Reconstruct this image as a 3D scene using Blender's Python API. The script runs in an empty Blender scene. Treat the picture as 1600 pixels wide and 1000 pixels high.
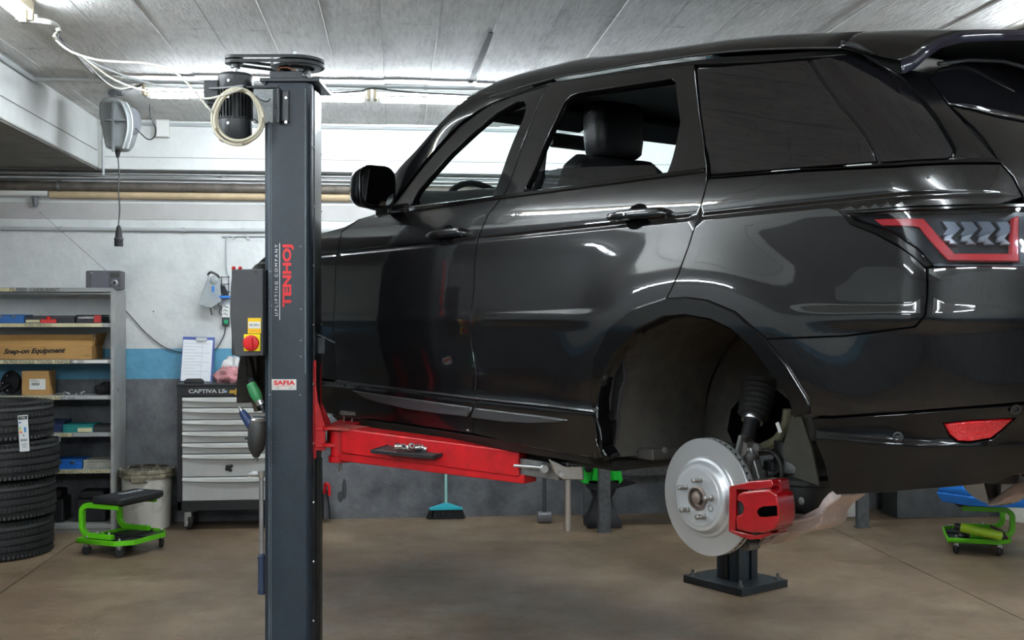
import bpy, math, random
from mathutils import Vector, Matrix, geometry
random.seed(7)
R = math.radians
scene = bpy.context.scene
COL = scene.collection
# ---------------------------------------------------------------- camera, world, exposure
F = 1750.0; HC = 1.44; YAW = R(5.9); CYW, SYW = math.cos(YAW), math.sin(YAW)
cam_d = bpy.data.cameras.new('camera'); cam = bpy.data.objects.new('camera', cam_d); COL.objects.link(cam)
cam_d.sensor_width = 36; cam_d.lens = F / 1600 * 36; cam_d.clip_start = .05; cam_d.clip_end = 60
cam.location = (0, 0, HC); cam.rotation_euler = (R(90), 0, -YAW)
scene.camera = cam
w = bpy.data.worlds.new('world'); scene.world = w; w.use_nodes = True
w.node_tree.nodes['Background'].inputs[0].default_value = (.75, .85, 1, 1)
w.node_tree.nodes['Background'].inputs[1].default_value = .25
scene.view_settings.view_transform = 'Standard'; scene.view_settings.look = 'None'
scene.view_settings.gamma = 1; scene.view_settings.use_curve_mapping = False
scene.view_settings.exposure = 1.25
scene.cycles.use_denoising = True; scene.cycles.max_bounces = 10; scene.cycles.diffuse_bounces = 5
scene.cycles.glossy_bounces = 5; scene.cycles.transparent_max_bounces = 12; scene.cycles.sample_clamp_indirect = 6
scene.cycles.caustics_reflective = False; scene.cycles.caustics_refractive = False
TUBE = 64.0       # emission of a fluorescent tube

# ---------------------------------------------------------------- measuring helpers
def C(X, Z, z=0.0):            # metres to the right, metres ahead, height -> room coordinates
    return Vector((SYW * Z + CYW * X, CYW * Z - SYW * X, z))
def P(px, py, Z):
    return C((px - 800) / F * Z, Z, HC + (500 - py) / F * Z)
def YP(px, py, Y):             # point on the plane y = Y
    u = (px - 800) / F
    return P(px, py, Y / (CYW - SYW * u))
def FP(px, py, z=0.0):         # point at height z
    return P(px, py, (HC - z) * F / (py - 500))

# ---------------------------------------------------------------- materials
def lin(h):
    c = [int(h[i:i + 2], 16) / 255 for i in (0, 2, 4)]
    return tuple(x / 12.92 if x <= .04045 else ((x + .055) / 1.055) ** 2.4 for x in c) + (1,)
MATS = {}
def mat(name, h, rough=.5, metal=0., noise=0., nscale=8., bump=0., bscale=60., coat=0., dark=None, emit=0., spec=.5, stretch=None, thr=(.35, .65)):
    if name in MATS: return MATS[name]
    m = bpy.data.materials.new(name); m.use_nodes = True; nt = m.node_tree; b = nt.nodes['Principled BSDF']
    c = lin(h) if isinstance(h, str) else h
    b.inputs['Base Color'].default_value = c; b.inputs['Roughness'].default_value = rough
    b.inputs['Metallic'].default_value = metal; b.inputs['Coat Weight'].default_value = coat
    b.inputs['Coat Roughness'].default_value = .03; b.inputs['Specular IOR Level'].default_value = spec
    if emit:
        b.inputs['Emission Color'].default_value = c; b.inputs['Emission Strength'].default_value = emit
    if noise or bump:
        tc = nt.nodes.new('ShaderNodeTexCoord'); mp = nt.nodes.new('ShaderNodeMapping')
        nt.links.new(tc.outputs['Object'], mp.inputs[0])
        if stretch: mp.inputs['Scale'].default_value = stretch
    if noise:
        n = nt.nodes.new('ShaderNodeTexNoise'); n.inputs['Scale'].default_value = nscale; n.inputs['Detail'].default_value = 8
        n.inputs['Roughness'].default_value = .65
        nt.links.new(mp.outputs[0], n.inputs['Vector'])
        r = nt.nodes.new('ShaderNodeValToRGB'); r.color_ramp.elements[0].position = thr[0]; r.color_ramp.elements[1].position = thr[1]
        d = lin(dark) if dark else tuple(x * (1 - noise) for x in c[:3]) + (1,)
        r.color_ramp.elements[0].color = d; r.color_ramp.elements[1].color = c
        nt.links.new(n.outputs[0], r.inputs[0]); nt.links.new(r.outputs[0], b.inputs['Base Color'])
    if bump:
        n2 = nt.nodes.new('ShaderNodeTexNoise'); n2.inputs['Scale'].default_value = bscale; n2.inputs['Detail'].default_value = 4
        nt.links.new(mp.outputs[0], n2.inputs['Vector'])
        bp = nt.nodes.new('ShaderNodeBump'); bp.inputs['Strength'].default_value = bump; bp.inputs['Distance'].default_value = .01
        nt.links.new(n2.outputs[0], bp.inputs['Height']); nt.links.new(bp.outputs[0], b.inputs['Normal'])
    MATS[name] = m; return m
def glass(name, h, clear, rough=.01, base=None):
    if name in MATS: return MATS[name]
    m = bpy.data.materials.new(name); m.use_nodes = True; nt = m.node_tree; b = nt.nodes['Principled BSDF']
    b.inputs['Base Color'].default_value = lin(base) if base else (.004, .004, .005, 1); b.inputs['Roughness'].default_value = rough
    t = nt.nodes.new('ShaderNodeBsdfTransparent'); t.inputs[0].default_value = lin(h)
    mx = nt.nodes.new('ShaderNodeMixShader'); mx.inputs[0].default_value = clear
    nt.links.new(b.outputs[0], mx.inputs[1]); nt.links.new(t.outputs[0], mx.inputs[2])
    # real glass keeps its mirror reflection: add a thin gloss
    g = nt.nodes.new('ShaderNodeBsdfGlossy'); g.inputs['Roughness'].default_value = rough
    lw = nt.nodes.new('ShaderNodeLayerWeight'); lw.inputs[0].default_value = .5
    pw = nt.nodes.new('ShaderNodeMath'); pw.operation = 'POWER'; pw.inputs[1].default_value = 5; nt.links.new(lw.outputs['Facing'], pw.inputs[0])
    fr = nt.nodes.new('ShaderNodeMath'); fr.operation = 'MULTIPLY_ADD'; fr.inputs[1].default_value = .9; fr.inputs[2].default_value = .04; nt.links.new(pw.outputs[0], fr.inputs[0])
    m2 = nt.nodes.new('ShaderNodeMixShader')
    nt.links.new(fr.outputs[0], m2.inputs[0]); nt.links.new(mx.outputs[0], m2.inputs[1]); nt.links.new(g.outputs[0], m2.inputs[2])
    nt.links.new(m2.outputs[0], nt.nodes['Material Output'].inputs[0]); MATS[name] = m; return m

# ---------------------------------------------------------------- mesh helpers
class MB:
    def __init__(s): s.v = []; s.f = []
    def add(s, vs, fs):
        o = len(s.v); s.v += [Vector(v) for v in vs]; s.f += [tuple(i + o for i in f) for f in fs]; return s
    def box(s, c, d, rz=0, M=None):
        x, y, z = d[0] / 2, d[1] / 2, d[2] / 2
        m = Matrix.Translation(c) @ (M if M else Matrix.Rotation(rz, 4, 'Z'))
        vs = [m @ Vector((a * x, b * y, e * z)) for a in (-1, 1) for b in (-1, 1) for e in (-1, 1)]
        return s.add(vs, [(0, 1, 3, 2), (4, 6, 7, 5), (0, 4, 5, 1), (2, 3, 7, 6), (0, 2, 6, 4), (1, 5, 7, 3)])
    def loft(s, rings, cap=True, closed=True):
        n = len(rings[0]); vs = [p for r in rings for p in r]; fs = []
        for k in range(len(rings) - 1):
            for i in range(n if closed else n - 1):
                j = (i + 1) % n; fs.append((k * n + i, k * n + j, (k + 1) * n + j, (k + 1) * n + i))
        if cap:
            fs.append(tuple(reversed(range(n)))); fs.append(tuple(range((len(rings) - 1) * n, len(rings) * n)))
        return s.add(vs, fs)
    def tube(s, pts, r, n=8, cap=True):
        pts = [Vector(p) for p in pts]; rs = r if isinstance(r, (list, tuple)) else [r] * len(pts); rings = []; up = None
        for i, p in enumerate(pts):
            t = (pts[min(i + 1, len(pts) - 1)] - pts[max(i - 1, 0)]).normalized()
            if up is None: up = t.orthogonal().normalized()
            up = (up - t * up.dot(t)); up = up.normalized() if up.length > 1e-6 else t.orthogonal().normalized()
            sd = t.cross(up)
            rings.append([p + (up * math.cos(2 * math.pi * k / n) + sd * math.sin(2 * math.pi * k / n)) * rs[i] for k in range(n)])
        return s.loft(rings, cap)
    def lathe(s, prof, c=(0, 0, 0), axis=(0, 0, 1), n=32, cap=True):      # prof = [(radius, height along axis)]
        a = Vector(axis).normalized(); u = a.orthogonal().normalized(); w_ = a.cross(u); c = Vector(c)
        return s.loft([[c + a * h + (u * math.cos(2 * math.pi * k / n) + w_ * math.sin(2 * math.pi * k / n)) * r for k in range(n)] for r, h in prof], cap)
    def prism(s, poly, fn, t0, t1):         # poly of 2D points, fn(a, b, t) -> 3D
        return s.loft([[Vector(fn(a, b, t0)) for a, b in poly], [Vector(fn(a, b, t1)) for a, b in poly]])
    def ell(s, c, r, n=16, m=8, M=None):
        rings = []
        for k in range(m + 1):
            a = -math.pi / 2 + math.pi * k / m; a = max(min(a, 1.5), -1.5)
            rings.append([Vector((math.cos(a) * math.cos(2 * math.pi * i / n) * r[0], math.cos(a) * math.sin(2 * math.pi * i / n) * r[1], math.sin(a) * r[2])) for i in range(n)])
        T = Matrix.Translation(c) @ (M if M else Matrix())
        return s.loft([[T @ p for p in q] for q in rings])
    def grid(s, fn, nu, nv, thick=0, thick_dir=None):
        vs = [Vector(fn(i / nu, j / nv)) for j in range(nv + 1) for i in range(nu + 1)]
        fs = [(j * (nu + 1) + i, j * (nu + 1) + i + 1, (j + 1) * (nu + 1) + i + 1, (j + 1) * (nu + 1) + i) for j in range(nv) for i in range(nu)]
        return s.add(vs, fs)
def smooth_path(pts, n=8):
    pts = [Vector(p) for p in pts]; out = []
    for i in range(len(pts) - 1):
        p0, p1, p2, p3 = pts[max(i - 1, 0)], pts[i], pts[i + 1], pts[min(i + 2, len(pts) - 1)]
        for k in range(n):
            t = k / n
            out.append(.5 * ((2 * p1) + (p2 - p0) * t + (2 * p0 - 5 * p1 + 4 * p2 - p3) * t * t + (3 * p1 - p0 - 3 * p2 + p3) * t ** 3))
    out.append(pts[-1]); return out
def tag(o, label=None, cat=None, group=None, kind=None):
    if label: o['label'] = label
    if cat: o['category'] = cat
    if group: o['group'] = group
    if kind: o['kind'] = kind
    return o
def thing(name, loc, label, cat, rz=0., group=None):
    o = bpy.data.objects.new(name, None); COL.objects.link(o); o.location = loc; o.rotation_euler = (0, 0, rz)
    o.empty_display_size = .1; o['_m'] = [x for r in (Matrix.Translation(loc) @ Matrix.Rotation(rz, 4, 'Z')) for x in r]
    return tag(o, label, cat, group)
def root_matrix(o):
    while o is not None:
        if '_m' in o.keys(): v = list(o['_m']); return Matrix([v[i * 4:i * 4 + 4] for i in range(4)])
        o = o.parent
    return Matrix()
def build(name, mb, m, parent=None, bevel=0., smooth=35, world=False, thick=0., label=None, seg=2, fix=True):
    vs = mb.v
    if world and parent is not None:
        inv = root_matrix(parent).inverted(); vs = [inv @ v for v in vs]
    me = bpy.data.meshes.new(name); me.from_pydata([tuple(v) for v in vs], [], mb.f)
    if fix:
        import bmesh
        bm = bmesh.new(); bm.from_mesh(me); bmesh.ops.recalc_face_normals(bm, faces=bm.faces); bm.to_mesh(me); bm.free()
    me.materials.append(m)
    if smooth:
        me.shade_smooth(); me.set_sharp_from_angle(angle=R(smooth))
    o = bpy.data.objects.new(name, me); COL.objects.link(o)
    if parent is not None: o.parent = parent
    if thick:
        s = o.modifiers.new('solid', 'SOLIDIFY'); s.thickness = thick; s.offset = 0
    if bevel:
        b = o.modifiers.new('bevel', 'BEVEL'); b.width = bevel; b.segments = seg; b.limit_method = 'ANGLE'; b.angle_limit = R(40)
        b.harden_normals = False
        me.shade_smooth(); me.set_sharp_from_angle(angle=R(50))
        b.harden_normals = True
    if label: o['label'] = label
    return o
def one(name, mb, m, label, cat, group=None, loc=None, rz=0., **k):      # a thing that is a single mesh, origin at its base centre
    c = loc
    if c is None:
        xs = [v.x for v in mb.v]; ys = [v.y for v in mb.v]; c = Vector(((min(xs) + max(xs)) / 2, (min(ys) + max(ys)) / 2, min(v.z for v in mb.v)))
        mb.v = [v - c for v in mb.v]
    o = build(name, mb, m, **k); o.location = c; o.rotation_euler = (0, 0, rz)
    return tag(o, label, cat, group)
def copy_tree(o, parent=None, loc=None, rz=None, label=None):
    c = o.copy(); COL.objects.link(c); c.parent = parent
    if loc is not None: c.location = loc
    if rz is not None: c.rotation_euler = (0, 0, rz)
    if label: c['label'] = label
    for ch in o.children: copy_tree(ch, c)
    return c
def text(name, s, size, M, m, parent, depth=.0006, sx=1., bold=0., align='CENTER', label=None, space=1., shear=0.):
    cu = bpy.data.curves.new('t', 'FONT'); cu.body = s; cu.size = size; cu.extrude = depth; cu.align_x = align; cu.align_y = 'CENTER'; cu.offset = bold; cu.space_character = space; cu.shear = shear
    cu.resolution_u = 3
    to = bpy.data.objects.new('t', cu); COL.objects.link(to); bpy.context.view_layer.update()
    me = bpy.data.meshes.new_from_object(to.evaluated_get(bpy.context.evaluated_depsgraph_get()))
    bpy.data.objects.remove(to); me.materials.clear(); me.materials.append(m); me.name = name
    T = M @ Matrix.Diagonal((sx, 1, 1, 1))
    T = root_matrix(parent).inverted() @ T if parent is not None else T
    me.transform(T); o = bpy.data.objects.new(name, me); COL.objects.link(o)
    if parent is not None: o.parent = parent
    if label: o['label'] = label
    return o
def frame(o, xdir, ydir):       # matrix with given x and y directions at o
    x = Vector(xdir).normalized(); y = Vector(ydir); z = x.cross(y).normalized(); y = z.cross(x)
    return Matrix(((x.x, y.x, z.x, o[0]), (x.y, y.y, z.y, o[1]), (x.z, y.z, z.z, o[2]), (0, 0, 0, 1)))
def rrect(w_, h_, r, n=4):
    out = []
    for cx, cy, a0 in ((w_ / 2 - r, h_ / 2 - r, 0), (-w_ / 2 + r, h_ / 2 - r, 90), (-w_ / 2 + r, -h_ / 2 + r, 180), (w_ / 2 - r, -h_ / 2 + r, 270)):
        for k in range(n + 1): a = R(a0 + 90 * k / n); out.append((cx + r * math.cos(a), cy + r * math.sin(a)))
    return out
RIGHT = C(1, 0); AHEAD = C(0, 1); UP = Vector((0, 0, 1))
def fb(mb, c, d, M=None):       # box aligned with the line of sight axes (right, ahead, up)
    return mb.box(c, d, rz=-YAW, M=M)

# ---------------------------------------------------------------- palette
def ceiling_mat():
    m = bpy.data.materials.new('board_marked_concrete'); m.use_nodes = True; nt = m.node_tree; b = nt.nodes['Principled BSDF']; L = nt.links.new; N_ = nt.nodes.new
    tc = N_('ShaderNodeTexCoord')
    def noise(sc, d, st, ro=.65):
        mp = N_('ShaderNodeMapping'); mp.inputs['Scale'].default_value = st; L(tc.outputs['Object'], mp.inputs[0])
        n = N_('ShaderNodeTexNoise'); n.inputs['Scale'].default_value = sc; n.inputs['Detail'].default_value = d; n.inputs['Roughness'].default_value = ro; L(mp.outputs[0], n.inputs['Vector']); return n.outputs[0]
    def ramp(src, p0, c0, p1, c1):
        r = N_('ShaderNodeValToRGB'); r.color_ramp.elements[0].position = p0; r.color_ramp.elements[0].color = c0; r.color_ramp.elements[1].position = p1; r.color_ramp.elements[1].color = c1; L(src, r.inputs[0]); return r.outputs[0]
    base = ramp(noise(1.6, 8, (1.5, 1, 1)), .3, lin('cac9c6'), .66, lin('e8e7e4'))
    smudge = ramp(noise(3.2, 9, (.9, 3.2, 1), .75), .30, (.42, .42, .43, 1), .41, (1, 1, 1, 1))
    grain = ramp(noise(16, 6, (3.5, .45, 1)), .36, (.74, .74, .74, 1), .55, (1, 1, 1, 1))
    def mul(a, c, f):
        x = N_('ShaderNodeMix'); x.data_type = 'RGBA'; x.blend_type = 'MULTIPLY'; x.inputs[0].default_value = f; L(a, x.inputs[6]); L(c, x.inputs[7]); return x.outputs[2]
    L(mul(mul(base, smudge, .8), grain, .8), b.inputs['Base Color']); b.inputs['Roughness'].default_value = .8
    bp = N_('ShaderNodeBump'); bp.inputs['Strength'].default_value = .6; bp.inputs['Distance'].default_value = .012; L(noise(30, 5, (2.5, .5, 1)), bp.inputs['Height']); L(bp.outputs[0], b.inputs['Normal'])
    return m
concrete_ceiling = ceiling_mat()
white_wall = mat('white_painted_concrete', 'e6e7e5', .55, noise=1, dark='d5d7d5', nscale=2.5, bump=.25, bscale=30)
steel = mat('steel', 'b9bbbd', .3, 1.)
dull_steel = mat('dull_steel', '8d8d8c', .45, .9, noise=.4, nscale=30)
zinc = mat('zinc', 'a9abaa', .4, .8)
black_plastic = mat('black_plastic', '1d1d1f', .45)
black_rubber = mat('black_rubber', '141414', .7)
dark_plastic = mat('dark_grey_plastic', '38393c', .5, bump=.15, bscale=400)
white_plastic = mat('white_plastic', 'e4e4e0', .4)
grey_pvc = mat('grey_pvc_pipe', 'b4b8b9', .4)
bolt_m = mat('bright_bolt', 'cfcfcf', .3, 1.)
# ================================================================ THE SETTING
YW, XL, XR_, YB, H = 8.2, -5.2, 6.4, -3.6, 2.84
ZS = 2.503                                  # underside of the beams
def banded(name, z1, z2, lower='6c6e71', blue='5f9fbd', upper='d9dbd9'):
    m = bpy.data.materials.new(name); m.use_nodes = True; nt = m.node_tree; b = nt.nodes['Principled BSDF']; L = nt.links.new; N_ = nt.nodes.new
    tc = N_('ShaderNodeTexCoord'); sp = N_('ShaderNodeSeparateXYZ'); L(tc.outputs['Object'], sp.inputs[0])
    n1 = N_('ShaderNodeTexNoise'); n1.inputs['Scale'].default_value = 3.4; n1.inputs['Detail'].default_value = 9; n1.inputs['Roughness'].default_value = .7; L(tc.outputs['Object'], n1.inputs['Vector'])
    def two(a, d):
        r = N_('ShaderNodeValToRGB'); r.color_ramp.elements[0].position = .36; r.color_ramp.elements[1].position = .6
        r.color_ramp.elements[0].color = lin(d); r.color_ramp.elements[1].color = lin(a); L(n1.outputs[0], r.inputs[0]); return r.outputs[0]
    def gt(z):
        g = N_('ShaderNodeMath'); g.operation = 'GREATER_THAN'; g.inputs[1].default_value = z; L(sp.outputs[2], g.inputs[0]); return g.outputs[0]
    def mix(f, a, c):
        x = N_('ShaderNodeMix'); x.data_type = 'RGBA'; L(f, x.inputs[0]); L(a, x.inputs[6]); L(c, x.inputs[7]); return x.outputs[2]
    c1 = mix(gt(z1), two(lower, '404246'), two(blue, '4f8aa8')); c2 = mix(gt(z2), c1, two(upper, 'c6c9c8'))
    # small dark pocks in the paint
    v = N_('ShaderNodeTexVoronoi'); v.inputs['Scale'].default_value = 5.5; L(tc.outputs['Object'], v.inputs['Vector'])
    g = N_('ShaderNodeMath'); g.operation = 'LESS_THAN'; g.inputs[1].default_value = .035; L(v.outputs['Distance'], g.inputs[0])
    dk = N_('ShaderNodeRGB'); dk.outputs[0].default_value = lin('6e6e6c')
    L(mix(g.outputs[0], c2, dk.outputs[0]), b.inputs['Base Color']); b.inputs['Roughness'].default_value = .5
    n2 = N_('ShaderNodeTexNoise'); n2.inputs['Scale'].default_value = 25; n2.inputs['Detail'].default_value = 5; L(tc.outputs['Object'], n2.inputs['Vector'])
    bp = N_('ShaderNodeBump'); bp.inputs['Strength'].default_value = .3; bp.inputs['Distance'].default_value = .01; L(n2.outputs[0], bp.inputs['Height']); L(bp.outputs[0], b.inputs['Normal'])
    return m
wall_paint = banded('banded_wall_paint', 1.02, 1.236)
def struct(name, mb, m, **k): o = build(name, mb, m, **k); o['kind'] = 'structure'; return o
T = .2
struct('wall_back', MB().box(((XL + XR_) / 2, YW + T / 2, H / 2), (XR_ - XL + 2 * T, T, H + .4)), wall_paint, smooth=0)
struct('wall_left', MB().box((XL - T / 2, (YB + YW) / 2, H / 2), (T, YW - YB, H + .4)), wall_paint, smooth=0)
struct('wall_right', MB().box((XR_ + T / 2, (YB + YW) / 2, H / 2), (T, YW - YB, H + .4)), wall_paint, smooth=0)
struct('wall_front', MB().box(((XL + XR_) / 2, YB - T / 2, H / 2), (XR_ - XL + 2 * T, T, H + .4)), wall_paint, smooth=0)

# floor: a dark bed with concrete slabs and open joints
def floor_mat():
    m = bpy.data.materials.new('brown_concrete_floor'); m.use_nodes = True; nt = m.node_tree; b = nt.nodes['Principled BSDF']; L = nt.links.new; N_ = nt.nodes.new
    tc = N_('ShaderNodeTexCoord')
    def noise(s, d, r_=.65):
        n = N_('ShaderNodeTexNoise'); n.inputs['Scale'].default_value = s; n.inputs['Detail'].default_value = d; n.inputs['Roughness'].default_value = r_
        L(tc.outputs['Object'], n.inputs['Vector']); return n.outputs[0]
    r = N_('ShaderNodeValToRGB'); e = r.color_ramp.elements
    e[0].position = .30; e[0].color = lin('5c4e3f'); e[1].position = .66; e[1].color = lin('8f7d67')
    x = e.new(.48); x.color = lin('72604d'); L(noise(.9, 10, .7), r.inputs[0])
    r2 = N_('ShaderNodeValToRGB'); e = r2.color_ramp.elements
    e[0].position = .33; e[0].color = (.45, .43, .42, 1); e[1].position = .5; e[1].color = (1, 1, 1, 1); L(noise(6, 10, .75), r2.inputs[0])
    mx = N_('ShaderNodeMix'); mx.data_type = 'RGBA'; mx.blend_type = 'MULTIPLY'; mx.inputs[0].default_value = .55
    L(r.outputs[0], mx.inputs[6]); L(r2.outputs[0], mx.inputs[7]); L(mx.outputs[2], b.inputs['Base Color'])
    r3 = N_('ShaderNodeMapRange'); r3.inputs[1].default_value = .3; r3.inputs[2].default_value = .7; r3.inputs[3].default_value = .28; r3.inputs[4].default_value = .6
    L(noise(2.2, 6), r3.inputs[0]); L(r3.outputs[0], b.inputs['Roughness'])
    bp = N_('ShaderNodeBump'); bp.inputs['Strength'].default_value = .12; bp.inputs['Distance'].default_value = .01; L(noise(40, 5), bp.inputs['Height']); L(bp.outputs[0], b.inputs['Normal'])
    return m
fm = floor_mat()
floor = struct('floor', MB().box(((XL + XR_) / 2, (YB + YW) / 2, -.08), (XR_ - XL, YW - YB, .1)), mat('joint_dirt', '2a2520', .9), smooth=0)
for a, b_ in ((XL, -2.08), (-2.08, 3.0), (3.0, XR_)):
    for c, d in ((YB, 1.9), (1.9, YW)):
        build('concrete_slab', MB().box(((a + b_) / 2, (c + d) / 2, -.015), (b_ - a - .008, d - c - .006, .03)), fm, floor, bevel=.003, seg=1)

concrete_seam = mat('ceiling_seam', 'd2d1ce', .8)
# ceiling: board-marked concrete, every board print a strip of its own with a joint
ceil = struct('ceiling', MB().box(((XL + XR_) / 2, (YB + YW) / 2, H + .14), (XR_ - XL, YW - YB, .16)), concrete_ceiling, smooth=0)
x = XL
while x < XR_ - .05:
    wd = .27 if x + .27 < XR_ else XR_ - x
    ys = [YB, random.uniform(1.5, 3.2), YW - .12] if random.random() < .6 else [YB, random.uniform(.5, 2.2), random.uniform(4.6, 6.2), YW - .12]
    for a, b_ in zip(ys, ys[1:]):
        dz = random.uniform(-.004, .004)
        build('ceiling_board_print', MB().box((x + wd / 2, (a + b_) / 2, H + .03 + dz), (wd - .0012, b_ - a, .06)), concrete_ceiling, ceil, bevel=.0016, seg=1)
    if x > XL + .1 and random.random() < .62: build('board_seam', MB().prism([(-.003, 0), (.003, 0), (.001, -.0035)], lambda a, b_, y: (x + a, y, H + b_), YB + .05 + random.uniform(0, 1), YW - .14), concrete_seam, ceil)
    x += wd
for (pa, za), (pb, zb_) in ((((768, 52), 5.45), ((734, 131), 6.64)),):
    a_, b_ = P(*pa, za), P(*pb, zb_); a_.z = b_.z = H - .001; d_ = (b_ - a_); build('ceiling_slot_shade', MB().box((a_ + b_) / 2, (.028, d_.length, .004), rz=math.atan2(d_.y, d_.x) - R(90)), mat('slot_shade_grey', '4c4b4a', .9), ceil)  # flat dark strip painted as the shade inside a ceiling slot
# beams
struct('trim_1', MB().box(((XL - 2.07) / 2, (YB + YW) / 2, (ZS + H + .02) / 2), (-2.07 - XL, YW - YB, H + .02 - ZS)), white_wall, bevel=.012)
struct('trim_2', MB().box(((XR_ - 2.07) / 2, YW - .065, (ZS + H) / 2), (XR_ + 2.07, .13, H - ZS + .02)), white_wall, bevel=.008)
build('beam_soffit', MB().box(((XL - 2.08) / 2, (YB + YW) / 2, ZS - .004), (-2.09 - XL, YW - YB, .012)), mat('dark_soffit', '85837f', .8, noise=.3, nscale=5), bpy.data.objects['trim_1'])  # underside sheet coloured darker so the car pillars reflect a dark soffit
# board lines cast in the beams
for k, z in enumerate((2.62,)):
    build('board_line', MB().box((-2.069, (YB + YW - .13) / 2, z), (.006, YW - YB - .2, .005)), mat('joint_grey', '8c8c8a', .8), bpy.data.objects['trim_1'])
build('board_line', MB().box(((XR_ - 2.07) / 2, YW - .131, 2.58), (XR_ + 2.0, .005, .004)), mat('joint_grey', '8c8c8a', .8), bpy.data.objects['trim_2'])

# ================================================================ FLUORESCENT LAMPS
tube_m = mat('lit_fluorescent_tube', 'eef8ff', .4, emit=TUBE)
lamp_white = mat('lamp_enamel', 'e9e9e6', .35); beige = mat('aged_beige', 'b6a88c', .5)
def lamp(loc, ln, label, rz=0., drop=0., n=1, body=lamp_white):
    t = thing('fluorescent_lamp', Vector(loc), label, 'lamp', rz, 'fluorescent lamps on the ceiling')
    build('lamp_housing', MB().box((0, 0, .03), (ln, .07, .05)), body, t, bevel=.006)
    for s in (-1, 1):
        build('end_cap', MB().box((s * (ln / 2 + .006), 0, .01), (.02, .074, .09)), beige, t, bevel=.004)
        build('tube_holder', MB().box((s * (ln / 2 - .02), 0, -.02), (.02, .03, .06)), white_plastic, t, bevel=.003)
    for k in range(n):
        y = 0 if n == 1 else (-.03, .03)[k]
        build('tube', MB().lathe([(.005, -ln / 2 + .03), (.017, -ln / 2 + .035), (.017, ln / 2 - .035), (.005, ln / 2 - .03)], (0, y, -.03), (1, 0, 0), 16), tube_m, t)
    return t
ZL = 2.788
lamp((-.815, 6.75, ZL), 1.29, 'lit fluorescent tube partly hidden behind the lift motor and post')
lamp((.525, 6.75, ZL), 1.29, 'lit fluorescent tube between the lift post and the car roof')
lamp((1.88, 6.75, ZL), 1.29, 'third lit fluorescent tube of the row, behind the car roof')
lamp((-1.62, 4.42, ZL), 1.35, 'lit fluorescent tube at the top left corner above the cable run', R(90), body=beige)
lamp((3.02, 4.25, ZL), 1.5, 'fluorescent lamp with beige housing above the rear spoiler, top right', R(90), body=beige)
near = [((-1.62, 1.6), 90, 'unseen fluorescent tube pair added for light, left of the camera'), ((.75, 1.0), 90, 'unseen fluorescent tube pair added for light, straight above the camera'),
        ((3.02, 1.2), 90, 'unseen fluorescent tube pair added for light, right of the camera'), ((4.9, 3.4), 90, 'unseen fluorescent tube pair added for light, at the far right of the room'),
        ((-1.2, -1.5), 0, 'unseen fluorescent tube pair added for light behind the camera, on the left'), ((1.0, -1.5), 0, 'unseen fluorescent tube pair added for light behind the camera, in the middle'),
        ((3.2, -1.5), 0, 'unseen fluorescent tube pair added for light behind the camera, on the right')]
for (lx, ly), rz, lab in near: lamp((lx, ly, ZL), 1.35, lab, R(rz), n=2)  # unseen lamps added to light the room from the camera side
lamp((-3.5, 1.2, ZS - .06), 1.35, 'unseen single fluorescent tube added under the low soffit, nearer the camera', R(90))  # unseen soffit lamps, placed for tube streaks in the car doors
lamp((-3.5, 4.4, ZS - .06), 1.35, 'unseen single fluorescent tube added under the low soffit, farther from the camera', R(90))

# ================================================================ PIPES AND CABLES ON THE WALL
def wz(py): return HC + (500 - py) * .00449
def wall_pipe(name, py, r, m, label, x0=XL + .02, x1=XR_ - .02, y=None, clips=0., clip_m=None, cat='pipe'):
    yy = (YW - r - .01) if y is None else y
    t = thing(name, Vector(((x0 + x1) / 2, yy, wz(py) - r)), label, cat)
    build('pipe_run', MB().tube([(x0, yy, wz(py)), (x1, yy, wz(py))], r, 14), m, t, world=True)
    if clips:
        x = -2.35
        while x < x1 - .1:
            if x > x0 + .05:
                build('pipe_clip', MB().tube([(x - .012, yy, wz(py)), (x + .012, yy, wz(py))], r + .005, 12).box((x, (yy + YW) / 2, wz(py)), (.016, YW - yy, .012)), clip_m or zinc, t, world=True)
            x += clips
    return t
wall_pipe('wall_pipe', 265, .009, zinc, 'thin galvanised tube, uppermost of the pipes under the wall beam', clips=.9, y=8.1)
wall_pipe('wall_pipe', 272, .009, zinc, 'thin galvanised tube directly below the uppermost one on the wall', clips=1.1, y=8.09)
wall_pipe('wall_pipe', 279, .012, steel, 'shiny steel tube resting just above the thick brown pipe', y=8.07)
wall_pipe('wall_pipe', 291, .034, mat('rusty_brown_pipe', '6f675e', .6, .2, noise=.5, nscale=12, bump=.3), 'thick dirty brown pipe running along the wall', clips=1.45, clip_m=dull_steel, y=8.14)
wall_pipe('wall_pipe', 303, .029, mat('beige_pipe', 'c5ae8c', .5, noise=.2, nscale=6), 'beige pipe along the wall below the thick brown one', x0=-2.42, y=8.165)
wall_pipe('wall_pipe', 301, .027, white_plastic, 'white painted pipe end at left, continuing the beige pipe', x1=-2.43, y=8.165)
wall_pipe('wall_conduit', 357, .013, grey_pvc, 'light grey conduit clipped across the white wall above the shelf', clips=.42, clip_m=grey_pvc, cat='conduit')
struct('trim_3', MB().box(((XL + XR_) / 2, YW - .003, wz(328)), (XR_ - XL, .006, .115)), mat('grey_wall_band', 'bab8b6', .6, noise=.12, nscale=5))  # darker grey band on the wall below the pipes
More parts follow.
